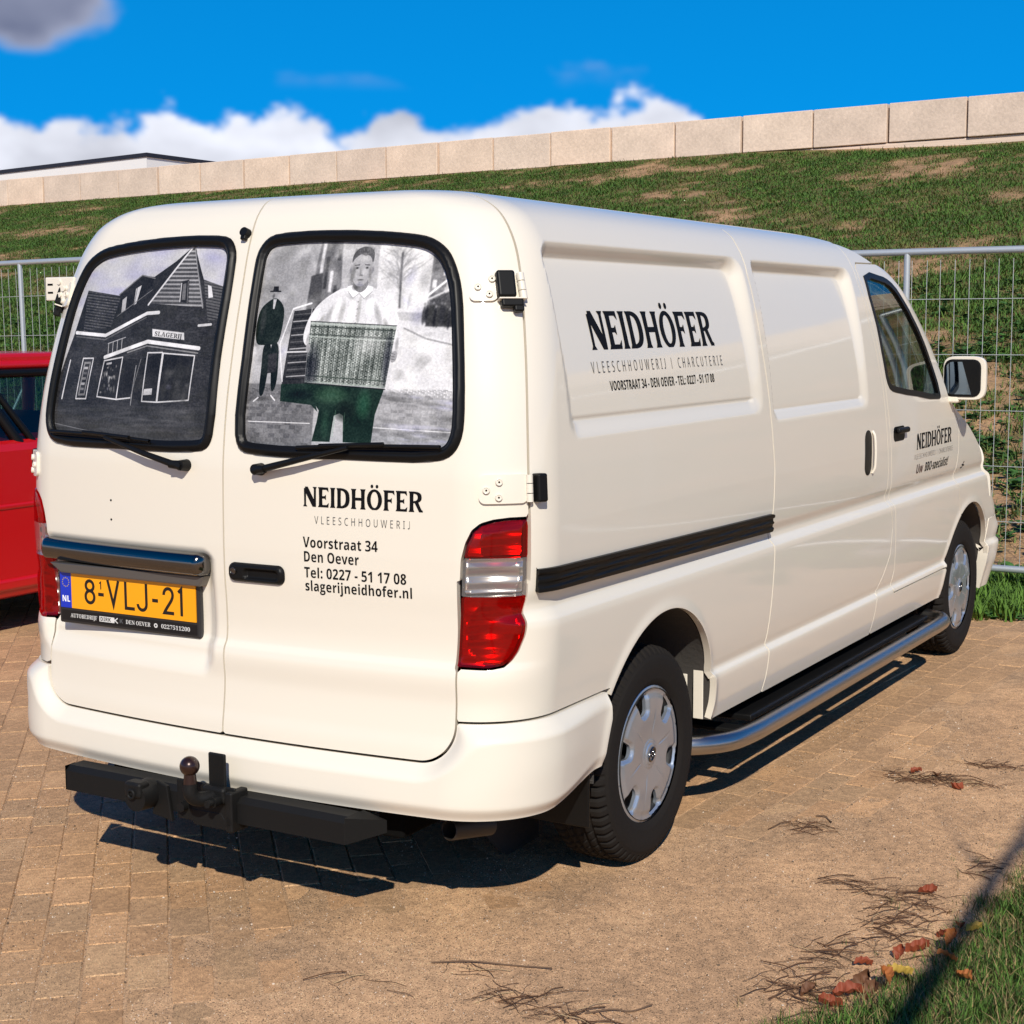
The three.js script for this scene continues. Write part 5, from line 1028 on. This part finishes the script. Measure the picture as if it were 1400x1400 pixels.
// ---------- grass verge, litter ----------
const vergeX = (z) => pw([[-3.2, 2.35], [-2.6, 2.0], [-1.43, 1.85], [-1.05, 1.80], [-.645, 1.79], [-.23, 1.70], [-.04, 1.60], [.3, 1.50], [1.1, 1.55]], z);
{
  const blades = [], straw = [];
  for (let k = 0; k < 130000; k++) {
    const z = rr(-3.2, 1.1), x = rr(1.35, 3.3), d = x - vergeX(z) + .09 * fbm(x * 9, 1, z * 9, 3);
    const dens = sst(-.10, .16, d); if (rnd() > dens * dens + (d > -.2 ? .008 : 0)) continue;
    const dry = rnd() < lerp(.6, .28, dens), g = rr(.6, 1.35);
    blades.push({ p: [x, sandH(x, z) - .003, z], s: rr(.45, 1) * lerp(.5, 1, dens), sy: rr(.5, 1.25), ry: rr(0, 6.28), rx: rr(-.5, .5), rz: rr(-.4, .4), c: dry ? C(.28 * g, .20 * g, .085 * g) : C(.075 * g, .155 * g, .018 * g) });
  }
  instanced('verge_grass', tuft(4, .085, .03, .0017, .06, 5), leafMat, blades, scene, 'tufted green grass verge at the edge of the sand', 'grass');
  // grass in front of the fence near the van's nose
  const front = [], fw = [];
  for (let k = 0; k < 5200; k++) { const x = rr(-.6, 2.6), z = rr(-6.6, -4.6), d = fbm(x * 1.2, 2, z * 1.2, 3) + .42 * sst(-5.1, -5.7, z) - .15; if (d < .11 || !inView(x, 0, z)) continue; const g = rr(.6, 1.3); if (rnd() < .72) front.push({ p: [x, 0, z], s: rr(.7, 1.6), ry: rr(0, 6), c: C(.10 * g, .20 * g, .022 * g) }); else fw.push({ p: [x, 0, z], s: rr(.05, .11), ry: rr(0, 6), c: C(.05 * g, .14 * g, .02 * g) }); }
  instanced('fence_grass', tuft(9, .085, .06, .004, .07, 9), leafMat, front, scene, 'rough grass growing along the foot of the fence', 'grass');
  instanced('fence_weeds', weed(8, 8), leafMat, fw, scene, 'broad leaved weeds growing along the foot of the fence', 'weeds');
  // dry stalks lying in drifts
  const stalk = new THREE.TubeGeometry(new THREE.CatmullRomCurve3([[-.5, 0, 0], [-.2, .03, .05], [.15, .02, -.03], [.5, .01, .06]].map(V)), 8, .0085, 4);
  const drifts = [[1.38, -2.16, .17, .06, 95], [1.31, -2.10, .10, .03, 36], [1.49, -2.42, .14, .04, 36], [1.152, -1.42, .07, .06, 30], [1.15, .16, .16, .07, 50], [.97, .13, .08, .05, 14], [.81, .05, .06, .03, 10], [1.60, -.95, .10, .12, 60], [1.66, -.75, .08, .16, 70], [1.56, -.45, .1, .16, 50], [1.60, -.20, .14, .1, 60], [1.48, -.98, .14, .05, 18], [.62, .25, .1, .05, 8], [1.75, -1.3, .05, .1, 24]];
  for (const [cx, cz, sx, sz, n] of drifts) for (let k = 0; k < n; k++) { const a = rnd() + rnd() + rnd() - 1.5, b = rnd() + rnd() + rnd() - 1.5, x = cx + a * sx * 1.1, z = cz + b * sz * 1.1, g = rr(.5, 1.3); straw.push({ p: [x, Math.max(sandH(x, z), -.001) + rr(.0, .006), z], s: rr(.04, .12), sy: rr(.5, 2), ry: rr(-1.1, 1.1) + (rnd() < .25 ? 1.5 : 0) + .4, rx: rr(-.1, .1), c: rnd() < .1 ? C(.42, .30, .17) : C(.115 * g, .058 * g, .030 * g) }); }
  instanced('dry_stalks', stalk, std({ roughness: 1 }), straw, scene, 'dry brown stalks lying in loose drifts on the sand', 'dry stalks');
}
{ // fallen leaves
  const leafGeo = (k) => { const pos = (u, v) => { const w = Math.sin(Math.PI * Math.pow(clamp(u, 0, 1), .8)) * .30; return [u - .5, .12 * Math.sin(u * 3 + k) + .22 * v * v * (1 + k * .3) + .04 * Math.sin(u * 19 + v * 3), v * w * (1 + .12 * Math.sin(u * 26 + k))]; }; return region(range(0, 1, .07), range(1, -1, .25), pos, null, {}); };
  const geos = [0, 1, 2].map(leafGeo), cols = { rust: [.24, .050, .018], brown: [.13, .055, .024], orange: [.36, .12, .028], yellow: [.46, .30, .05] }, mats = Object.fromEntries(Object.entries(cols).map(([k, c]) => [k, std({ color: C(...c), roughness: .7 })]));
  const spots = [[1.79, -.72, .055, 'rust'], [1.805, -.80, .04, 'rust'], [1.75, -.60, .06, 'rust'], [1.72, -.55, .05, 'rust'], [1.70, -.33, .07, 'brown'], [1.73, -.28, .06, 'brown'], [1.69, -.25, .075, 'rust'], [1.76, -.31, .055, 'orange'], [1.78, -.36, .05, 'yellow'], [1.74, -.42, .045, 'yellow'], [1.66, -.44, .05, 'rust'], [1.46, -2.07, .055, 'rust'], [1.36, -2.17, .05, 'brown'], [1.28, -2.2, .045, 'rust'], [1.655, -1.02, .05, 'rust'], [1.85, -.50, .05, 'orange'], [1.83, -.62, .05, 'orange'], [1.86, -.72, .045, 'yellow'], [1.60, -.22, .05, 'brown'], [1.92, -.40, .05, 'orange'], [1.67, -.18, .055, 'rust']];
  const where = (x, z) => z < -1.8 ? 'among the dry stalks on bare sand' : x > vergeX(z) + .04 ? 'in the green grass verge' : 'on the sand at the edge of the grass verge';
  spots.forEach(([x, z, s, c], i) => { const m = mesh('fallen_leaf', geos[i % 3], mats[c], scene); m.position.set(x, Math.max(sandH(x, z), 0) + .006 + (x > vergeX(z) + .04 ? .035 : 0), z); m.scale.setScalar(s); m.rotation.set(rr(-.35, .35), rr(0, 6.28), rr(-.35, .35)); tag(m, `small curled ${c} fallen leaf ${where(x, z)}`, 'leaf', 'fallen leaves by the verge'); });
  const twigMat = std({ color: C(.13, .08, .05), roughness: 1 });
  [[[.716, .065], [.80, .02], [.90, -.02], [1.0, -.046], 'long thin bent twig lying alone on open sand'], [[1.19, .14], [1.24, .10], [1.28, .08], [1.31, .03], 'short forked dark twig lying in a drift of dry stalks'], [[1.14, -1.55], [1.17, -1.55], [1.19, -1.53], [1.21, -1.5], 'tiny dark curled twig on the sand beside the van']].forEach(q => { const lbl = q.pop(); tag(mesh('twig', tube(q.map(([x, z], i) => [x, Math.max(sandH(x, z), 0) + .003 + (i % 2) * .004, z]), .0022, 24, 6), twigMat, scene), lbl, 'twig', 'loose twigs on the sand'); });
}
{ // leaning young tree just outside the frame; its trunk's shadow crosses the verge
  const T = thing('leaning_sapling', 'bare leaning young tree rooted in the verge', 'tree', [1.924, 0, 2.1]);
  const at = (h) => [.683 * h, h, .02 * Math.sin(h * 3)];
  const bark = std({ color: C(.13, .10, .075), roughness: 1 });
  mesh('trunk', merge([0, .5, 1.0, 1.5, 2.0, 2.5, 3.0, 3.5].map((h, i) => rod(at(h - .02), at(h + .52), .034 - i * .002, 12, .034 - (i + 1) * .002))), bark, T);
  for (const [h, dx, dy, dz] of [[2.6, .25, .30, .12], [2.9, -.05, .35, -.2], [3.1, .3, .3, -.15], [3.3, .2, .3, .2], [3.0, .1, .4, .25]]) { const a = at(h); mesh('branch', rod(a, [a[0] + dx, a[1] + dy, a[2] + dz], .009, 7, .003), bark, T); }
}
renderer.render(scene, camera);
